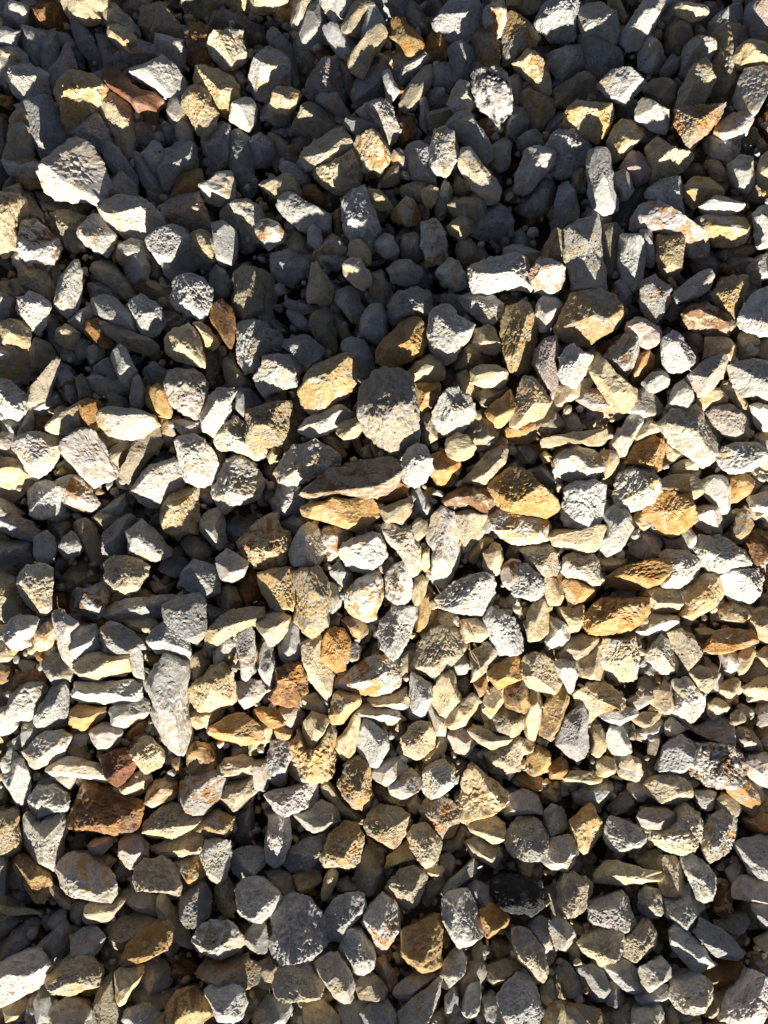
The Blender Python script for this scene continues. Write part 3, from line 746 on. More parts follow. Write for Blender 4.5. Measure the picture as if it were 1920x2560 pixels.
g 2 120,80 126,71 134,64 140,58 143,62 142,68 136,72 130,78 124,84
g 0 111,74 120,70 124,72 118,82 110,88
c 2 44,72 49,65 53,66 52,76 48,84 43,88 42,80
y 1 25,70 34,67 40,69 42,74 36,80 28,81
t 1 4,66 12,66 20,68 25,76 26,82 20,84 14,76
g 1 52,74 58,71 66,77 66,81 54,82
gw 3 10,98 16,86 24,82 32,81 38,87 42,96 46,106 46,113 42,119 36,125 26,127 16,128 9,122 8,116 12,108 #large grey stone with a white fang-shaped lit face
wg 3 45,96 50,88 56,82 64,80 70,83 71,89 68,96 62,104 55,112 47,115 45,106
wo 3 70,98 76,88 82,82 88,85 92,92 94,98 91,108 85,117 78,117 74,108 69,103
yo 3 95,106 104,102 112,98 118,99 121,106 120,118 121,126 114,132 104,134 98,129 95,118 #amber and grey cracked block
wt 3 122,84 130,78 138,80 142,88 145,96 149,103 147,110 140,116 133,119 128,112 124,104 121,94 #white-banded slanting stone
g 2 136,78 142,73 150,77 156,84 154,88 144,90 140,86
oy 3 145,92 152,88 160,91 164,98 163,104 156,109 149,112 148,102
w 3 56,110 62,104 68,106 72,114 77,124 76,129 70,134 63,135 58,124 54,118
pc 3 38,127 46,121 53,119 58,126 62,134 63,144 62,151 56,152 50,148 45,140 40,134
cp 3 12,136 18,126 26,122 33,123 37,130 40,138 44,145 42,148 32,146 22,149 13,149 11,143 #crumpled pinkish-cream stone
t 2 64,142 70,133 76,134 82,140 85,146 83,150 76,148 66,149
p 1 77,126 84,122 88,130 91,140 86,145 80,138
g 2 90,144 96,138 106,134 114,134 112,140 104,148 96,152 90,150
w 3 93,160 100,152 108,145 115,138 119,136 119,146 116,154 112,162 108,172 95,172 #spearhead-shaped white stone
wt 2 121,128 126,121 133,119 137,126 136,132 130,140 122,145 120,137
t 1 132,134 138,126 146,124 149,130 146,138 138,146 132,150
wt 2 136,148 139,141 145,140 146,148 143,158 137,163 133,158
g 2 122,148 128,142 131,148 132,158 127,165 122,160
g 1 0,160 6,152 14,148 22,150 22,160 18,170 0,172
ct 2 30,160 38,153 44,151 50,158 54,168 50,172 32,172
g 2 68,160 74,153 84,152 90,158 90,168 84,173 70,172
g 1 54,156 62,151 72,152 68,160 68,170 60,172
t 1 25,150 36,148 46,146 49,150 40,154 30,157
t 1 0,128 8,124 14,128 12,138 4,144 0,140
g 1 147,150 154,146 158,152 160,164 150,168 146,162
t 1 150,128 160,125 168,128 166,136 154,140 149,136
t 1 140,120 146,114 150,120 148,126 142,125
@L
k 3 -13,80 -8,72 0,70 8,70 14,75 19,80 20,90 12,97 2,96 -6,92 -12,86 #black porous stone
o 1 2,6 10,4 20,8 18,14 8,15
c 3 32,8 38,3 46,2 54,4 60,7 56,11 48,12 38,10
g 1 40,14 50,12 60,9 64,12 63,20 58,26 48,26 42,22
w 2 -4,18 6,14 14,16 18,22 20,29 8,29 -4,31
t 1 19,12 24,8 29,14 29,20 24,24 18,20
tc 3 87,12 92,5 102,3 110,6 115,10 116,18 110,22 104,24 94,20 88,17
w 2 117,14 126,14 133,16 132,24 127,28 121,25
o 3 139,12 144,4 148,3 155,10 160,18 162,28 158,32 152,29 146,22 141,17 #orange shark-tooth stone
o 2 150,34 158,31 166,30 172,34 172,42 164,44 158,44 153,38
yc 3 37,34 44,27 51,24 55,30 59,37 58,46 52,52 46,58 42,52 40,42 #yellow stone with a sharp vertical ridge
wt 2 20,30 26,23 32,26 35,32 36,38 31,42 24,44 20,37
wc 3 0,36 8,33 16,33 20,40 24,45 22,50 16,58 6,58 0,58 -4,50 -3,42
wc 3 20,52 26,46 34,43 40,46 42,54 40,62 34,66 26,66 20,62
wg 3 60,40 63,32 69,33 76,36 83,39 88,44 85,50 79,54 70,57 62,51 60,46
p 3 81,31 86,26 96,26 104,29 108,33 100,38 90,39 85,38
cw 3 88,44 86,40 100,38 108,33 106,28 112,24 118,28 122,34 123,42 118,50 110,57 104,56 96,52 #large shell-shaped pale stone
wy 3 123,40 128,30 136,28 142,30 146,36 146,44 142,52 136,58 130,63 125,57 122,48 #white stone with a rusty vein
wg 3 145,50 152,46 162,44 172,46 172,72 162,73 154,68 150,60
wt 3 110,60 116,56 122,60 128,65 133,72 132,80 126,87 120,85 116,76 112,68
ct 2 95,62 98,56 105,58 110,66 112,76 107,82 98,82 95,74
c 3 54,70 60,62 68,59 77,62 86,66 94,67 99,71 94,74 84,76 74,78 64,77 54,76 #long cream arrow-shaped stone
tc 3 31,76 34,68 40,66 47,70 52,76 52,82 48,90 40,95 33,98 30,92 31,84
g 1 24,82 30,80 31,92 30,97 25,92
wp 3 50,90 56,85 64,82 72,81 76,88 80,98 80,102 74,108 66,104 58,105 52,103 #blocky white stone with a shaded top
w 2 82,82 88,77 95,79 99,86 101,92 96,97 88,98 83,92
g 2 99,86 108,80 116,76 120,84 125,92 122,100 114,104 106,100 100,95
by 1 131,84 136,75 139,74 141,84 142,94 136,96 130,92
p 3 144,76 152,72 162,74 172,75 172,84 162,87 154,88 145,86
w 1 138,66 146,60 150,66 150,72 142,74
tc 3 0,106 6,102 12,106 18,114 22,124 24,132 20,139 14,136 8,128 2,120
w 3 24,100 32,97 38,102 42,110 40,115 34,119 27,116 25,108
w 2 11,100 18,96 24,100 24,110 27,118 24,124 18,114 12,106
ct 3 44,117 52,112 60,106 66,104 72,108 73,114 70,120 62,128 58,131 56,126 48,122
tc 3 73,112 80,104 88,99 93,106 94,114 90,121 82,127 74,124 73,118
wg 3 102,106 108,102 114,104 119,111 125,117 130,126 132,130 125,134 117,132 110,124 104,117 #blue-white stone with a lit diagonal edge
g 3 117,106 122,98 130,102 138,108 145,114 150,120 147,125 138,125 130,122 124,114
g 1 132,100 142,97 150,95 153,100 148,108 142,111 136,106
pw 3 140,150 144,138 148,124 153,120 158,126 164,136 170,146 172,172 138,172 #tall pinkish-white stone in the photo corner
w 3 83,130 90,124 98,123 102,128 103,136 97,140 90,146 85,141 84,136
gw 2 60,128 68,122 76,126 82,132 87,140 86,145 78,147 72,144 67,138
g 1 43,132 52,128 58,132 63,142 60,150 55,152 48,144
g 0 28,134 36,128 42,134 46,142 40,150 30,150
wg 3 -10,146 -4,138 4,135 10,136 14,142 18,150 20,158 14,164 6,168 -4,162
t 1 19,142 26,138 28,148 26,156 20,152
wc 3 103,144 108,138 116,134 124,134 129,140 130,150 126,157 120,161 112,162 106,156 103,150 #rounded white stone with a keel
ty 1 130,146 138,142 142,148 138,158 132,162 124,160 130,152
t 0 103,136 112,131 116,134 106,140
g 1 60,150 64,140 70,142 73,150 68,156 62,154
gw 2 82,148 90,145 100,139 102,146 98,152 86,155 81,152
w 2 77,158 86,154 95,153 98,160 99,172 78,172
cy 2 21,164 26,154 33,151 35,160 36,172 20,172
t 2 35,158 42,157 48,164 50,172 36,172
yt 1 34,152 46,153 56,156 60,162 66,170 56,172 48,164 40,157
b 1 126,134 136,128 146,125 145,136 138,142 128,142
t 1 100,160 104,153 108,160 109,172 99,172
g 2 155,90 164,87 172,86 172,106 164,106 160,98
c 2 158,112 164,109 172,108 172,120 164,118 159,116
t 1 3,60 12,57 15,62 12,70 5,70
t 1 80,58 88,54 96,53 95,62 88,66 83,62
b 0 90,100 98,98 104,104 102,112 96,110
g 1 62,26 70,18 76,15 79,22 74,28 66,30
p 1 75,12 84,10 88,17 84,22 77,18
c 2 132,20 138,16 144,20 149,26 146,32 138,28 132,27
"""
rng = np.random.default_rng(11)
# ------------------------------------------------------------------ terrain of the gravel bed
def smooth(a, b, x):
    t = np.clip((x - a) / (b - a), 0, 1); return t * t * (3 - 2 * t)
_gx = np.linspace(-0.6, 0.6, 61); _gy = np.linspace(-1.5, 1.5, 1501)
_X, _Y = np.meshgrid(_gx, _gy, indexing='ij')
_top = 0.055 + 0.34 * _X                                   # where the sunny rise turns over, further up on the right
_lit = smooth(-0.345, -0.25, _Y) * (1 - smooth(_top - 0.06, _top + 0.06, _Y))
_out = np.where(_Y < -0.2, math.tan(R(SLOPE_LOW)), math.tan(R(SLOPE_TOP)))
_sl = -_out * (1 - _lit) + math.tan(R(SLOPE_IN)) * _lit
_wx = 1 - smooth(-0.12, -0.03, _X)                          # a hollow on the left: steep front, sunny back
_a = _wx * smooth(-0.12, -0.10, _Y) * (1 - smooth(-0.02, 0.0, _Y)); _b = _wx * smooth(-0.01, 0.015, _Y) * (1 - smooth(0.07, 0.11, _Y))
_sl = _sl * (1 - _a) - math.tan(R(SLOPE_TOP + 2.5)) * _a
_sl = _sl * (1 - _b) + math.tan(R(9)) * _b
_lit = _lit * (1 - _a) * (1 - _b) + _b
_sl = _sl * smooth(-1.0, -0.55, _Y) * (1 - smooth(0.6, 1.0, _Y))
_Z = np.cumsum(_sl, 1) * (_gy[1] - _gy[0]); _Z -= _Z[:, [np.argmin(np.abs(_gy + 0.3))]]
_Z -= np.interp(0.0, _gy, _Z[30])
def _look(T, x, y):
    u = np.clip((np.asarray(x, float) + 0.6) / 1.2 * 60, 0, 59.999); v = np.clip((np.asarray(y, float) + 1.5) / 3 * 1500, 0, 1499.999)
    i, j = u.astype(int), v.astype(int); a, b = u - i, v - j
    return (T[i, j] * (1 - a) + T[i + 1, j] * a) * (1 - b) + (T[i, j + 1] * (1 - a) + T[i + 1, j + 1] * a) * b
def terrain(x, y):
    x = np.asarray(x, float); y = np.asarray(y, float)
    z = _look(_Z, x, y)
    z = z + 0.004 * np.sin(x * 23 + 1.0) * np.sin(y * 19 + 0.4)
    return z
_f = np.array([0, math.sin(CAM_T), -math.cos(CAM_T)]); _u = np.array([0, math.cos(CAM_T), math.sin(CAM_T)])
def ground_at(px, py, off):
    """where the line of sight of a point of the photo meets the gravel surface raised by off"""
    a = (np.asarray(px, float) - 960) / 2560 * 36 / LENS; b = (1280 - np.asarray(py, float)) / 2560 * 36 / LENS
    d = np.stack([a, _f[1] + b * _u[1], _f[2] + b * _u[2]], -1)
    z = np.zeros(d.shape[:-1])
    for _ in range(8):
        t = (z - CAM[2]) / d[..., 2]
        p = CAM + d * t[..., None]
        z = terrain(p[..., 0], p[..., 1]) + off
    return p

# ------------------------------------------------------------------ noise
def _h(ix, iy, iz, s):
    n = (ix * 374761393 + iy * 668265263 + iz * 2147483647 + s * 1274126177) & 0xffffffff
    n = ((n ^ (n >> 13)) * 1274126177) & 0xffffffff
    return ((n ^ (n >> 16)) & 0xffff) / 32767.5 - 1.0
def vnoise(p, s=0):
    i = np.floor(p).astype(np.int64); f = p - i; f = f * f * f * (f * (f * 6 - 15) + 10)
    x, y, z = i[:, 0], i[:, 1], i[:, 2]; fx, fy, fz = f[:, 0], f[:, 1], f[:, 2]
    def L(a, b, t): return a + (b - a) * t
    return L(L(L(_h(x, y, z, s), _h(x + 1, y, z, s), fx), L(_h(x, y + 1, z, s), _h(x + 1, y + 1, z, s), fx), fy),
             L(L(_h(x, y, z + 1, s), _h(x + 1, y, z + 1, s), fx), L(_h(x, y + 1, z + 1, s), _h(x + 1, y + 1, z + 1, s), fx), fy), fz)

# ------------------------------------------------------------------ rock shape
def ico(level):
    t = (1 + 5 ** .5) / 2
    v = [(-1, t, 0), (1, t, 0), (-1, -t, 0), (1, -t, 0), (0, -1, t), (0, 1, t), (0, -1, -t), (0, 1, -t), (t, 0, -1), (t, 0, 1), (-t, 0, -1), (-t, 0, 1)]
    f = [(0, 11, 5), (0, 5, 1), (0, 1, 7), (0, 7, 10), (0, 10, 11), (1, 5, 9), (5, 11, 4), (11, 10, 2), (10, 7, 6), (7, 1, 8),
         (3, 9, 4), (3, 4, 2), (3, 2, 6), (3, 6, 8), (3, 8, 9), (4, 9, 5), (2, 4, 11), (6, 2, 10), (8, 6, 7), (9, 8, 1)]
    v = [np.array(a, float) / np.linalg.norm(a) for a in v]
    for _ in range(level):
        cache = {}; nf = []
        def mid(a, b):
            k = (min(a, b), max(a, b))
            if k not in cache:
                m = v[a] + v[b]; v.append(m / np.linalg.norm(m)); cache[k] = len(v) - 1
            return cache[k]
        for a, b, c in f:
            x, y, z = mid(a, b), mid(b, c), mid(c, a)
            nf += [(a, x, z), (b, y, x), (c, z, y), (x, y, z)]
        f = nf
    v = np.array(v)
    u = 2 * ((v[:, 2] + 1) / 2) ** .62 - 1                    # more of the points on the upper side
    q = np.sqrt(np.maximum(1 - u * u, 0)) / np.maximum(np.hypot(v[:, 0], v[:, 1]), 1e-6)
    v = np.stack([v[:, 0] * q, v[:, 1] * q, u], -1)
    return v, np.array(f, np.int32)
ICO = {k: ico(k) for k in (1, 2, 3, 4)}

def hull2(P):
    P = sorted(map(tuple, P))
    def half(Q):
        o = []
        for p in Q:
            while len(o) > 1 and (o[-1][0] - o[-2][0]) * (p[1] - o[-2][1]) - (o[-1][1] - o[-2][1]) * (p[0] - o[-2][0]) <= 0: o.pop()
            o.append(p)
        return o[:-1]
    return np.array(half(P) + half(P[::-1]))
def poly_r(P, th):
    """distance from the origin to the outline P in each direction th"""
    d = np.stack([np.cos(th), np.sin(th)], -1); r = np.full(len(th), 1e9)
    best = np.zeros(len(th))
    for i in range(len(P)):
        a, b = P[i], P[(i + 1) % len(P)]; e = b - a
        den = d[:, 0] * e[1] - d[:, 1] * e[0]
        den = np.where(np.abs(den) < 1e-12, 1e-12, den)
        t = (a[0] * e[1] - a[1] * e[0]) / den; s = (a[0] * d[:, 1] - a[1] * d[:, 0]) / den
        ok = (t > 0) & (s >= -1e-6) & (s <= 1 + 1e-6)
        best = np.where(ok, np.maximum(best, t), best)
    return best
def area_centroid(P):
    x, y = P[:, 0], P[:, 1]; x2, y2 = np.roll(x, -1), np.roll(y, -1); c = x * y2 - x2 * y
    A = c.sum() / 2
    return A, np.array([((x + x2) * c).sum(), ((y + y2) * c).sum()]) / (6 * A)

def jag(P, rg):
    """break up the straight runs of an outline"""
    out = []
    for i in range(len(P)):
        a, b = P[i], P[(i + 1) % len(P)]; e = b - a
        t = rg.uniform(.35, .65)
        out += [a, a + e * t + np.array([e[1], -e[0]]) * rg.normal() * .055]
    return np.array(out)
def rock(P, level, rg, up=0.52, down=0.7, rough=1.0):
    """an angular crushed stone whose outline seen from above is the closed outline P (about its own centre)"""
    H = hull2(P); A, c = area_centroid(H)
    s = math.sqrt(A)
    cov = np.cov(H.T); w = math.sqrt(max(np.linalg.eigvalsh(cov)[0], 1e-12)) * 2.6
    w = min(max(w, 0.45 * s), 1.05 * s)
    ht, hb = w * up * rg.uniform(.8, 1.2), w * down
    N, O = [], []
    for i in range(len(H)):
        a, b = H[i], H[(i + 1) % len(H)]; e = b - a
        if np.hypot(*e) < 1e-6: continue
        n = np.array([e[1], -e[0]]) / np.hypot(*e); m = (a + b) / 2
        z0 = rg.uniform(-.18, .12) * w
        for al in (R(rg.choice([rg.uniform(4, 22), rg.uniform(22, 55)])), -R(rg.uniform(5, 35))):
            nn = np.array([n[0] * math.cos(al), n[1] * math.cos(al), math.sin(al)])
            N.append(nn); O.append(max(nn @ np.array([m[0], m[1], z0]), .12 * w))
    for k in range(rg.integers(2, 4)):
        al, az = R(rg.uniform(3, 34)), rg.uniform(0, 2 * math.pi)
        N.append(np.array([math.sin(al) * math.cos(az), math.sin(al) * math.sin(az), math.cos(al)])); O.append(ht * rg.uniform(.8, 1.05))
    N.append(np.array([rg.uniform(-.2, .2), rg.uniform(-.2, .2), -.96])); O.append(hb)
    N, O = np.array(N), np.array(O)
    D0, F = ICO[level]
    ex = np.abs(H).max(0)
    D = D0 * np.array([ex[0], ex[1], (ht + hb) / 2])
    q = D @ N.T
    r = np.where(q > 1e-9, O / np.maximum(q, 1e-9), 1e9).min(1)
    V = D * r[:, None]
    # knocked-off corners
    K = rg.normal(size=(8, 3)); K[:, 2] = np.abs(K[:, 2]) * .9 + .05; K /= np.linalg.norm(K, axis=1)[:, None]
    sup = (V @ K.T).max(0)
    q = D @ K.T
    cut = sup * rg.uniform(.84, 1.0, 8)
    r = np.minimum(r, np.where(q > 1e-9, cut / np.maximum(q, 1e-9), 1e9).min(1))
    V = D * r[:, None]
    # bring the silhouette onto the outline, hollows included
    th = np.arctan2(V[:, 1], V[:, 0]); rh = np.hypot(V[:, 0], V[:, 1])
    nb = 48 if level < 4 else 96
    cb = (np.arange(nb) + .5) / nb * 2 * math.pi - math.pi
    ph = np.linspace(-.9, .9, 19)
    G = np.stack([np.cos(cb)[:, None] * np.cos(ph), np.sin(cb)[:, None] * np.cos(ph), np.tile(np.sin(ph), (nb, 1))], -1).reshape(-1, 3)
    NN, OO = np.concatenate([N, K]), np.concatenate([O, cut])
    q = G @ NN.T
    S = (np.where(q > 1e-9, OO / np.maximum(q, 1e-9), 1e9).min(1).reshape(nb, -1) * np.cos(ph)).max(1)
    K = np.clip(poly_r(P, cb) / S, .3, 1.5)
    u = (th + math.pi) / (2 * math.pi) * nb - .5; i0 = np.floor(u).astype(int); fr = u - i0
    k = K[i0 % nb] * (1 - fr) + K[(i0 + 1) % nb] * fr
    Sv = S[i0 % nb] * (1 - fr) + S[(i0 + 1) % nb] * fr
    k = 1 + (k - 1) * np.clip(rh / np.maximum(Sv, 1e-9), 0, 1) ** 3
    V[:, :2] *= k[:, None]
    # broken, gritty surface
    sd = int(rg.integers(0, 9999)); off = rg.uniform(0, 50, 3)
    U = V / s + off; lump = rg.uniform(.25, 1.25); grit = rg.uniform(.5, 1.25)
    if rg.random() < .3: U = U * np.array([1, 1, 2.6])        # bedded stones split in layers
    n1 = vnoise(U * 2.3, sd); n2 = vnoise(U * 5.0, sd + 1); n3 = np.abs(vnoise(U * 9.5, sd + 2)); 
    disp = (.028 * n1 + .020 * n2 - .030 * n3) * lump
    if level >= 4: disp = disp + (.021 * vnoise(U * 19, sd + 3) + .014 * vnoise(U * 37, sd + 4)) * grit
    dirn = V / np.maximum(np.linalg.norm(V, axis=1), 1e-9)[:, None]
    V = V + dirn * (disp * w * rough)[:, None]
    return V, F, w

# ------------------------------------------------------------------ stone materials
PAL = {'w': (.525, .515, .485), 'g': (.37, .378, .38), 'c': (.57, .475, .31), 'y': (.48, .335, .145), 'o': (.42, .215, .06),
       'b': (.19, .10, .042), 'r': (.20, .082, .042), 'k': (.022, .023, .027), 'p': (.48, .425, .385), 't': (.38, .33, .245)}
NAME = {'w': 'white', 'g': 'blue-grey', 'c': 'cream', 'y': 'ochre', 'o': 'orange', 'b': 'dark brown', 'r': 'rust-red', 'k': 'black', 'p': 'pinkish', 't': 'tan'}
def stone_material():
    m = bpy.data.materials.new('weathered_stone'); m.use_nodes = True
    t = m.node_tree; n = t.nodes; n.clear(); L = t.links.new
    def N(k, **kw):
        x = n.new(k)
        for a, b in kw.items(): setattr(x, a, b)
        return x
    out = N('ShaderNodeOutputMaterial'); bs = N('ShaderNodeBsdfPrincipled'); L(bs.outputs[0], out.inputs[0])
    pos = N('ShaderNodeNewGeometry').outputs['Position']
    base = N('ShaderNodeAttribute', attribute_name='tint'); st = N('ShaderNodeAttribute', attribute_name='stain')
    def noise(scale, detail=4, rough=.6, dist=0.0):
        x = N('ShaderNodeTexNoise'); x.inputs['Scale'].default_value = scale; x.inputs['Detail'].default_value = detail
        x.inputs['Roughness'].default_value = rough; x.inputs['Distortion'].default_value = dist; L(pos, x.inputs['Vector']); return x.outputs['Fac']
    def ramp(src, a, b, va=0.0, vb=1.0):
        x = N('ShaderNodeMapRange'); x.inputs['From Min'].default_value = a; x.inputs['From Max'].default_value = b
        x.inputs['To Min'].default_value = va; x.inputs['To Max'].default_value = vb; L(src, x.inputs['Value']); return x.outputs[0]
    def mul(a, b):
        x = N('ShaderNodeMath', operation='MULTIPLY')
        for i, s in enumerate((a, b)):
            if isinstance(s, float): x.inputs[i].default_value = s
            else: L(s, x.inputs[i])
        return x.outputs[0]
    def mix(f, a, b, mode='MIX'):
        x = N('ShaderNodeMix', data_type='RGBA', blend_type=mode)
        for s, i in ((f, 0), (a, 6), (b, 7)):
            if isinstance(s, float): x.inputs[i].default_value = s
            elif isinstance(s, tuple): x.inputs[i].default_value = s
            else: L(s, x.inputs[i])
        return x.outputs[2]
    # mineral stain in patches
    c = mix(mul(ramp(noise(75, 5, .68, .8), .49, .58), st.outputs['Alpha']), base.outputs['Color'], st.outputs['Color'])
    # pale dust in patches
    c = mix(mul(ramp(noise(55, 4, .7), .50, .66), .5), c, mix(.62, c, (.44, .425, .39, 1)))
    # mottling
    c = mix(.8, c, mix(ramp(noise(170, 4, .8), .32, .62), (.58, .575, .56, 1), (1.12, 1.12, 1.11, 1)), 'MULTIPLY')
    # dark grains
    v = N('ShaderNodeTexVoronoi'); v.inputs['Scale'].default_value = 300; L(pos, v.inputs['Vector'])
    g = mul(ramp(v.outputs['Distance'], .26, .10), ramp(noise(120, 1), .46, .60))
    c = mix(mul(g, .7), c, (.05, .045, .04, 1))
    L(c, bs.inputs['Base Color'])
    bs.inputs['Roughness'].default_value = .82
    bs.inputs['Specular IOR Level'].default_value = .35
    h2 = N('ShaderNodeMath', operation='SUBTRACT'); L(noise(440, 4, .8), h2.inputs[0]); L(mul(g, .4), h2.inputs[1])
    bp = N('ShaderNodeBump'); L(base.outputs['Alpha'], bp.inputs['Strength']); bp.inputs['Distance'].default_value = .0022
    L(h2.outputs[0], bp.inputs['Height']); L(bp.outputs[0], bs.inputs['Normal'])
    return m
STONE = stone_material()
def ground_material():
    m = bpy.data.materials.new('gritty_soil'); m.use_nodes = True
    t = m.node_tree; b = t.nodes['Principled BSDF']
    ns = t.nodes.new('ShaderNodeTexNoise'); ns.inputs['Scale'].default_value = 90; ns.inputs['Detail'].default_value = 8
    geo = t.nodes.new('ShaderNodeNewGeometry'); t.links.new(geo.outputs['Position'], ns.inputs['Vector'])
    cr = t.nodes.new('ShaderNodeValToRGB'); cr.color_ramp.elements[0].color = (.07, .055, .04, 1); cr.color_ramp.elements[1].color = (.26, .22, .16, 1)
    t.links.new(ns.outputs['Fac'], cr.inputs[0]); t.links.new(cr.outputs[0], b.inputs['Base Color']); b.inputs['Roughness'].default_value = .95
    bp = t.nodes.new('ShaderNodeBump'); bp.inputs['Distance'].default_value = .004; t.links.new(ns.outputs['Fac'], bp.inputs['Height']); t.links.new(bp.outputs[0], b.inputs['Normal'])
    return m

def make_mesh(name, V, F, T, S, mat):
    me = bpy.data.meshes.new(name)
    me.vertices.add(len(V)); me.vertices.foreach_set('co', V.astype(np.float32).ravel())
    me.loops.add(len(F) * 3); me.loops.foreach_set('vertex_index', F.astype(np.int32).ravel())
    me.polygons.add(len(F)); me.polygons.foreach_set('loop_start', np.arange(0, len(F) * 3, 3, dtype=np.int32))
    me.polygons.foreach_set('use_smooth', np.zeros(len(F), bool))
    if T is not None:
        for nm, arr in (('tint', T), ('stain', S)):
            at = me.attributes.new(nm, 'FLOAT_COLOR', 'POINT'); at.data.foreach_set('color', arr.astype(np.float32).ravel())
    me.update(calc_edges=True); me.validate()
    me.materials.append(mat)
    return me
def colours(code, rg):
    a = np.array(PAL[code[0]]) * rg.uniform(.86, 1.12) * (1 + rg.uniform(-.018, .018, 3))
    if len(code) > 1: b, al = np.array(PAL[code[1]]) * rg.uniform(.9, 1.1), 1.0
    elif code in 'yobr': b, al = np.array(PAL[{'y': 'w', 'o': 't', 'b': 'o', 'r': 'b'}[code]]) * rg.uniform(.8, 1.1), rg.uniform(.6, .95)
    else: b, al = a * np.array([.84, .70, .48]), rg.uniform(.1, .8)
    if code in ('w', 'g', 'c', 't', 'p') and rg.random() < .4: b, al = np.array(PAL[rg.choice(['y', 'o', 'c', 'y'])]), rg.uniform(.45, .9)
    return np.append(a, rg.choice([rg.uniform(.15, .5), rg.uniform(.5, 1.0)])), np.append(b, al)

# ------------------------------------------------------------------ ground sheet under the gravel
def ground():
    xs = np.concatenate([np.linspace(-150, -1.6, 12), np.linspace(-1.5, 1.5, 61), np.linspace(1.6, 150, 12)])
    X, Y = np.meshgrid(xs, xs); Z = terrain(X, Y) - 0.045
    n = len(xs); V = np.stack([X, Y, Z], -1).reshape(-1, 3)
    i = (np.arange(n - 1)[:, None] * n + np.arange(n - 1)).ravel()
    F = np.concatenate([np.stack([i, i + 1, i + n + 1], 1), np.stack([i, i + n + 1, i + n], 1)])
    o = bpy.data.objects.new('ground', make_mesh('ground', V, F, None, None, ground_material()))
    scene.collection.objects.link(o); o['kind'] = 'structure'
ground()

# ------------------------------------------------------------------ read the stones
ORG = dict(zip('ABCDEFGHIJKL', [(x * 640, y * 640) for y in range(4) for x in range(3)]))
stones = []
for line in DATA.strip().splitlines():
    if line[0] == '@': org = ORG[line[1]]; continue
    line, _, mark = line.partition('#')
    code, lv, *pts = line.split()
    P = np.array([[float(a) for a in p.split(',')] for p in pts]) * 10 * 640 / 1659 + org
    A, c = area_centroid(P)
    if A < 0: P = P[::-1]
    vis = np.clip(P, [0, 0], [1920, 2560]); Av = abs(area_centroid(vis)[0]) if np.ptp(vis[:, 0]) > 1 and np.ptp(vis[:, 1]) > 1 else 0
    stones.append(dict(code=code, lv=int(lv), P=P, A=abs(A), Av=Av, c=c, mark=mark.strip()))
for i, s in enumerate(stones): s['i'] = i
order = sorted(stones, key=lambda s: -s['Av'])
for k, s in enumerate(order): s['single'], s['res'] = k < 300, 4 if k < 300 else 3 if k < 540 else 2
LV = {0: -0.020, 1: -0.010, 2: 0.001, 3: 0.010}
GROW = {0: 1.28, 1: 1.20, 2: 1.12, 3: 1.08}

# ------------------------------------------------------------------ labels
def words_for(s):
    P = s['P']; H = hull2(P); A = s['A']
    ev = np.sqrt(np.maximum(np.linalg.eigvalsh(np.cov(P.T)), 1e-9)); asp = ev[1] / ev[0]
    per = np.hypot(*(np.roll(P, -1, 0) - P).T).sum(); cmp_ = 4 * math.pi * A / per ** 2
    size = 'large' if A > 13500 else 'medium' if A > 8200 else 'small'
    shape = 'long narrow' if asp > 2.1 else 'elongated' if asp > 1.55 else 'rounded' if cmp_ > .86 else 'chunky' if cmp_ > .78 else 'angular'
    col = NAME[s['code'][0]]
    if len(s['code']) > 1: col += ' and ' + NAME[s['code'][1]]
    return f'{size} {col} {shape} stone'
marks = [s for s in stones if s['mark']]
def direction(d):
    a = math.degrees(math.atan2(-d[1], d[0])) % 360
    return ['just right of', 'up and right of', 'just above', 'up and left of', 'just left of', 'down and left of', 'just below', 'down and right of'][int(((a + 22.5) % 360) // 45)]
def place(s):
    x = 'left' if s['c'][0] < 640 else 'right' if s['c'][0] > 1280 else 'centre'
    y = ['top', 'upper', 'middle', 'lower', 'bottom'][min(4, max(0, int(s['c'][1] // 512)))]
    return f'{y} {x}'
def label_all():
    used = {}
    for s in order:
        if not s['single']: continue
        if s['mark']:
            s['label'] = f"{s['mark']}, {place(s)} of the gravel"
            used.setdefault(s['label'], []).append(s); continue
        near = sorted((m for m in marks if m['single']), key=lambda m: np.hypot(*(m['c'] - s['c'])))
        for m in near[:6]:
            lab = f"{words_for(s)} {direction(s['c'] - m['c'])} the {m['mark']}"
            if lab not in used and len(lab.replace('-', ' ').split()) <= 16: break
        used.setdefault(lab, []).append(s); s['label'] = lab
    for k, v in used.items():
        if len(v) > 1: print('DUPLICATE', k, len(v))
label_all()

# ------------------------------------------------------------------ build the traced stones
def outline(s, off):
    W = ground_at(s['P'][:, 0], s['P'][:, 1], off)
    A, c = area_centroid(W[:, :2])
    P = W[:, :2] - c
    if A < 0: P = P[::-1]
    return P, c
LEAN = {'tall pinkish-white stone in the photo corner': .55, 'big ochre boulder': .15, 'smooth ochre loaf-shaped stone': .2, 'wide smooth white stone': .3,
        'round speckled white stone': .25, 'golden crusted flat stone': .3, 'slanting slab with orange crust': .3, 'big greenish-cream slab': .25,
        'large pale leaf-shaped stone': .2, 'large round tan stone': .15, 'knobbly white stone with a notch': .15, 'big cream-yellow triangular stone': .2,
        'big pinkish-white slab cut off by the photo edge': .3, 'chunky white stone with a shaded base': .2, 'white cup-shaped stone': .2, 'white stone capped with brown': .35, 'largest grey pitted boulder': .12}
rest_V, rest_F, rest_T, rest_S, nv = [], [], [], [], 0
def add_rest(V, F, T, S):
    global nv
    rest_V.append(V); rest_F.append(F + nv); rest_T.append(np.tile(T, (len(V), 1))); rest_S.append(np.tile(S, (len(V), 1))); nv += len(V)
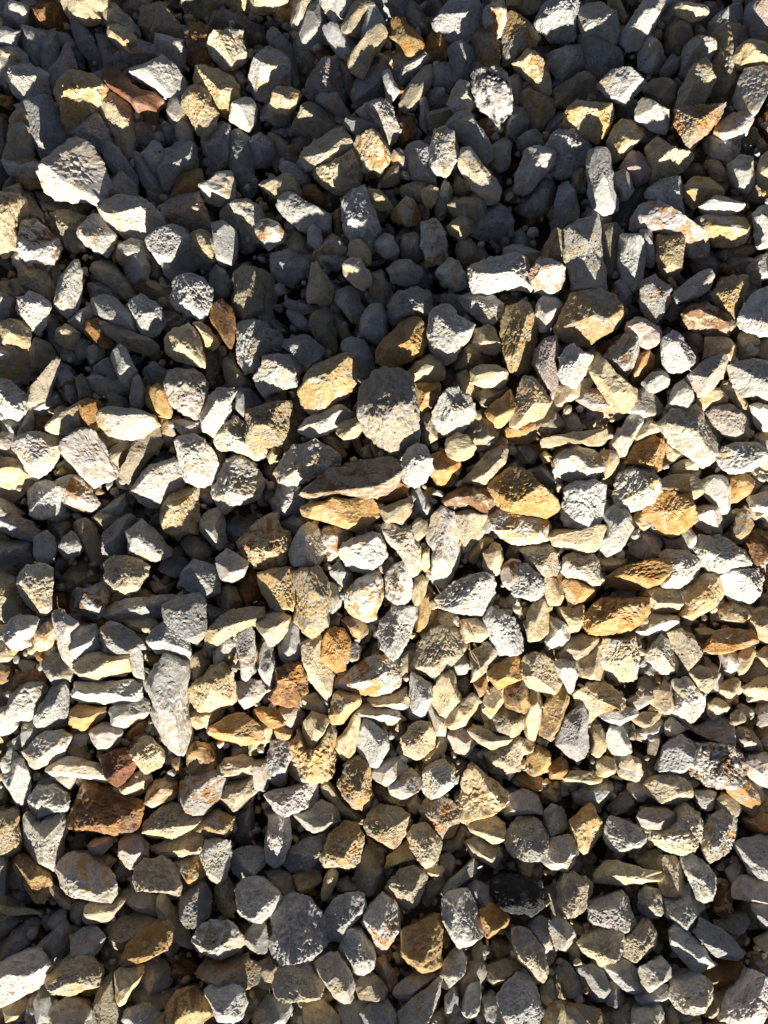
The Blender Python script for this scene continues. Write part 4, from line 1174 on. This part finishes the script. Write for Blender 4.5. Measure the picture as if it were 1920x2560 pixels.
for s in order:
    rg = np.random.default_rng(1000 + s['i'])
    g0 = ground_at(s['c'][0], s['c'][1], 0.0)
    off = LV[s['lv']] * (1 - .45 * float(_look(_lit, g0[0], g0[1]))) + rg.uniform(-.0015, .0015)
    P, c = outline(s, off)
    P = P * GROW[s['lv']]
    V, F, w = rock(jag(P, rg), s['res'], rg)
    gx, gy = (terrain(c[0] + .02, c[1]) - terrain(c[0] - .02, c[1])) / .04, (terrain(c[0], c[1] + .02) - terrain(c[0], c[1] - .02)) / .04
    V[:, 2] += .3 * (gx * V[:, 0] + gy * V[:, 1])             # lying on the slope
    V[:, 2] += (.16 * float(_look(_lit, *c)) + LEAN.get(s['mark'], 0.0)) * V[:, 1]
    T, S = colours(s['code'], rg)
    z = float(terrain(*c)) + off
    if s['single']:
        me = make_mesh('stone', V, F, np.tile(T, (len(V), 1)), np.tile(S, (len(V), 1)), STONE)
        o = bpy.data.objects.new('stone', me); o.location = (c[0], c[1], z)
        scene.collection.objects.link(o)
        o['label'] = s['label']; o['category'] = 'stone'; o['group'] = 'loose stones of the gravel bed'
    else:
        add_rest(V + np.array([c[0], c[1], z]), F, T, S)

# ------------------------------------------------------------------ the smaller gravel below, between and beyond them
CODES = ['w', 'w', 'wc', 'g', 'g', 'c', 'cy', 't', 't', 'y', 'p', 'wo', 'gw', 'b']
variants = []
for k in range(26):
    rg = np.random.default_rng(50 + k)
    n = rg.integers(6, 10); th = np.sort(rg.uniform(0, 2 * math.pi, n) * .25 + np.arange(n) * 2 * math.pi / n * .98)
    P = np.stack([np.cos(th), np.sin(th) * rg.uniform(.55, .95)], -1) * rg.uniform(.8, 1.15, n)[:, None]
    P -= area_centroid(P)[1]
    variants.append({v: rock(P, v, np.random.default_rng(90 + k))[0] for v in (1, 2)})
def scatter(x0, x1, y0, y1, step, r0, r1, dz0, dz1, skip=None, fine=2, lift=0.0):
    for y in np.arange(y0, y1, step):
        for x in np.arange(x0, x1, step):
            px, py = x + rng.uniform(-.5, .5) * step, y + rng.uniform(-.5, .5) * step
            if skip and skip(px, py): continue
            r = rng.uniform(r0, r1); V = variants[rng.integers(len(variants))][fine]
            a = rng.uniform(0, 2 * math.pi); ca, sa = math.cos(a), math.sin(a)
            b = rng.normal() * .35; cb, sb = math.cos(b), math.sin(b)
            M = np.array([[ca, -sa, 0], [sa, ca, 0], [0, 0, 1]]) @ np.array([[1, 0, 0], [0, cb, -sb], [0, sb, cb]])
            T, S = colours(CODES[rng.integers(len(CODES))], rng)
            add_rest(V @ M.T * r + np.array([px, py, float(terrain(px, py)) + rng.uniform(dz0, dz1) + lift * float(_look(_lit, px, py))]), ICO[fine][1], T, S)
cor = ground_at(np.array([0, 1920, 0, 1920.]), np.array([0, 0, 2560, 2560.]), 0)
yb, yt = cor[2, 1], cor[0, 1]
def half(y): return np.interp(y, [yb, yt], [cor[3, 0], cor[1, 0]])
def inside(x, y, m=0.0): return yb - m < y < yt + m and abs(x) < half(y) + m
# bed under the traced stones
scatter(-.42, .42, yb - .05, yt + .05, .0208, .0105, .0155, -.031, -.021, skip=lambda x, y: not inside(x, y, .03), lift=.012)
# chips and grit in the gaps
scatter(-.42, .42, yb - .05, yt + .05, .0118, .0025, .0068, -.021, -.007, skip=lambda x, y: not inside(x, y, .02), fine=1, lift=.008)
# the same gravel carries on outside the frame
scatter(-.72, .72, yb - .36, yt + .3, .030, .017, .023, -.026, -.014, skip=lambda x, y: inside(x, y, -.005), fine=1)
scatter(-.72, .72, yb - .36, yt + .3, .032, .013, .024, -.008, .006, skip=lambda x, y: inside(x, y, .008) or not inside(x, y, .08))
scatter(-.72, .72, yb - .36, yt + .3, .032, .013, .024, -.008, .006, skip=lambda x, y: inside(x, y, .08), fine=1)
me = make_mesh('gravel', np.concatenate(rest_V), np.concatenate(rest_F), np.concatenate(rest_T), np.concatenate(rest_S), STONE)
o = bpy.data.objects.new('gravel', me); scene.collection.objects.link(o); o['kind'] = 'stuff'
o['label'] = 'smaller crushed gravel lying between and under the larger stones'; o['category'] = 'gravel'
print('tris in gravel', len(me.polygons))

# ------------------------------------------------------------------ a few dry straws caught between the stones
sm = bpy.data.materials.new('dry_straw'); sm.use_nodes = True
sb = sm.node_tree.nodes['Principled BSDF']; sb.inputs['Roughness'].default_value = .6
sn = sm.node_tree.nodes.new('ShaderNodeTexNoise'); sn.inputs['Scale'].default_value = 60
sr = sm.node_tree.nodes.new('ShaderNodeValToRGB'); sr.color_ramp.elements[0].color = (.22, .15, .07, 1); sr.color_ramp.elements[1].color = (.50, .40, .22, 1)
sm.node_tree.links.new(sn.outputs['Fac'], sr.inputs[0]); sm.node_tree.links.new(sr.outputs[0], sb.inputs['Base Color'])
def straw(px0, py0, px1, py1, h0, h1, bow, label):
    a, b = ground_at(np.array([px0, px1]), np.array([py0, py1]), np.array([h0, h1]))
    n = 12; t = np.linspace(0, 1, n)[:, None]; d = b - a; side = np.array([-d[1], d[0], 0]) / np.hypot(d[0], d[1])
    C = a + d * t + side * bow * np.sin(t * math.pi) + np.array([0, 0, .004]) * np.sin(t * math.pi)
    rad = .00042 * (1 - .6 * t)
    V, F = [], []
    for k in range(6):
        an = k * math.pi / 3; V.append(C + rad * (math.cos(an) * side + math.sin(an) * np.array([0, 0, 1])))
    V = np.stack(V, 1).reshape(-1, 3)
    for i in range(n - 1):
        for k in range(6):
            p, q = i * 6 + k, i * 6 + (k + 1) % 6
            F += [(p, q, q + 6), (p, q + 6, p + 6)]
    o = bpy.data.objects.new('dry_straw', make_mesh('dry_straw', V, np.array(F), None, None, sm)); scene.collection.objects.link(o)
    o['label'] = label; o['category'] = 'straw'; o['group'] = 'dry straws among the stones'
straw(1160, 1612, 1200, 1672, .022, .016, .003, 'longer thin dry straw beside the long ridged yellowish stone')
straw(1172, 1608, 1196, 1660, .024, .017, -.002, 'shorter thin dry straw beside the long ridged yellowish stone')
straw(1788, 1622, 1796, 1678, .020, .016, .0015, 'short upright brown straw below the pinkish-orange pointed slab')
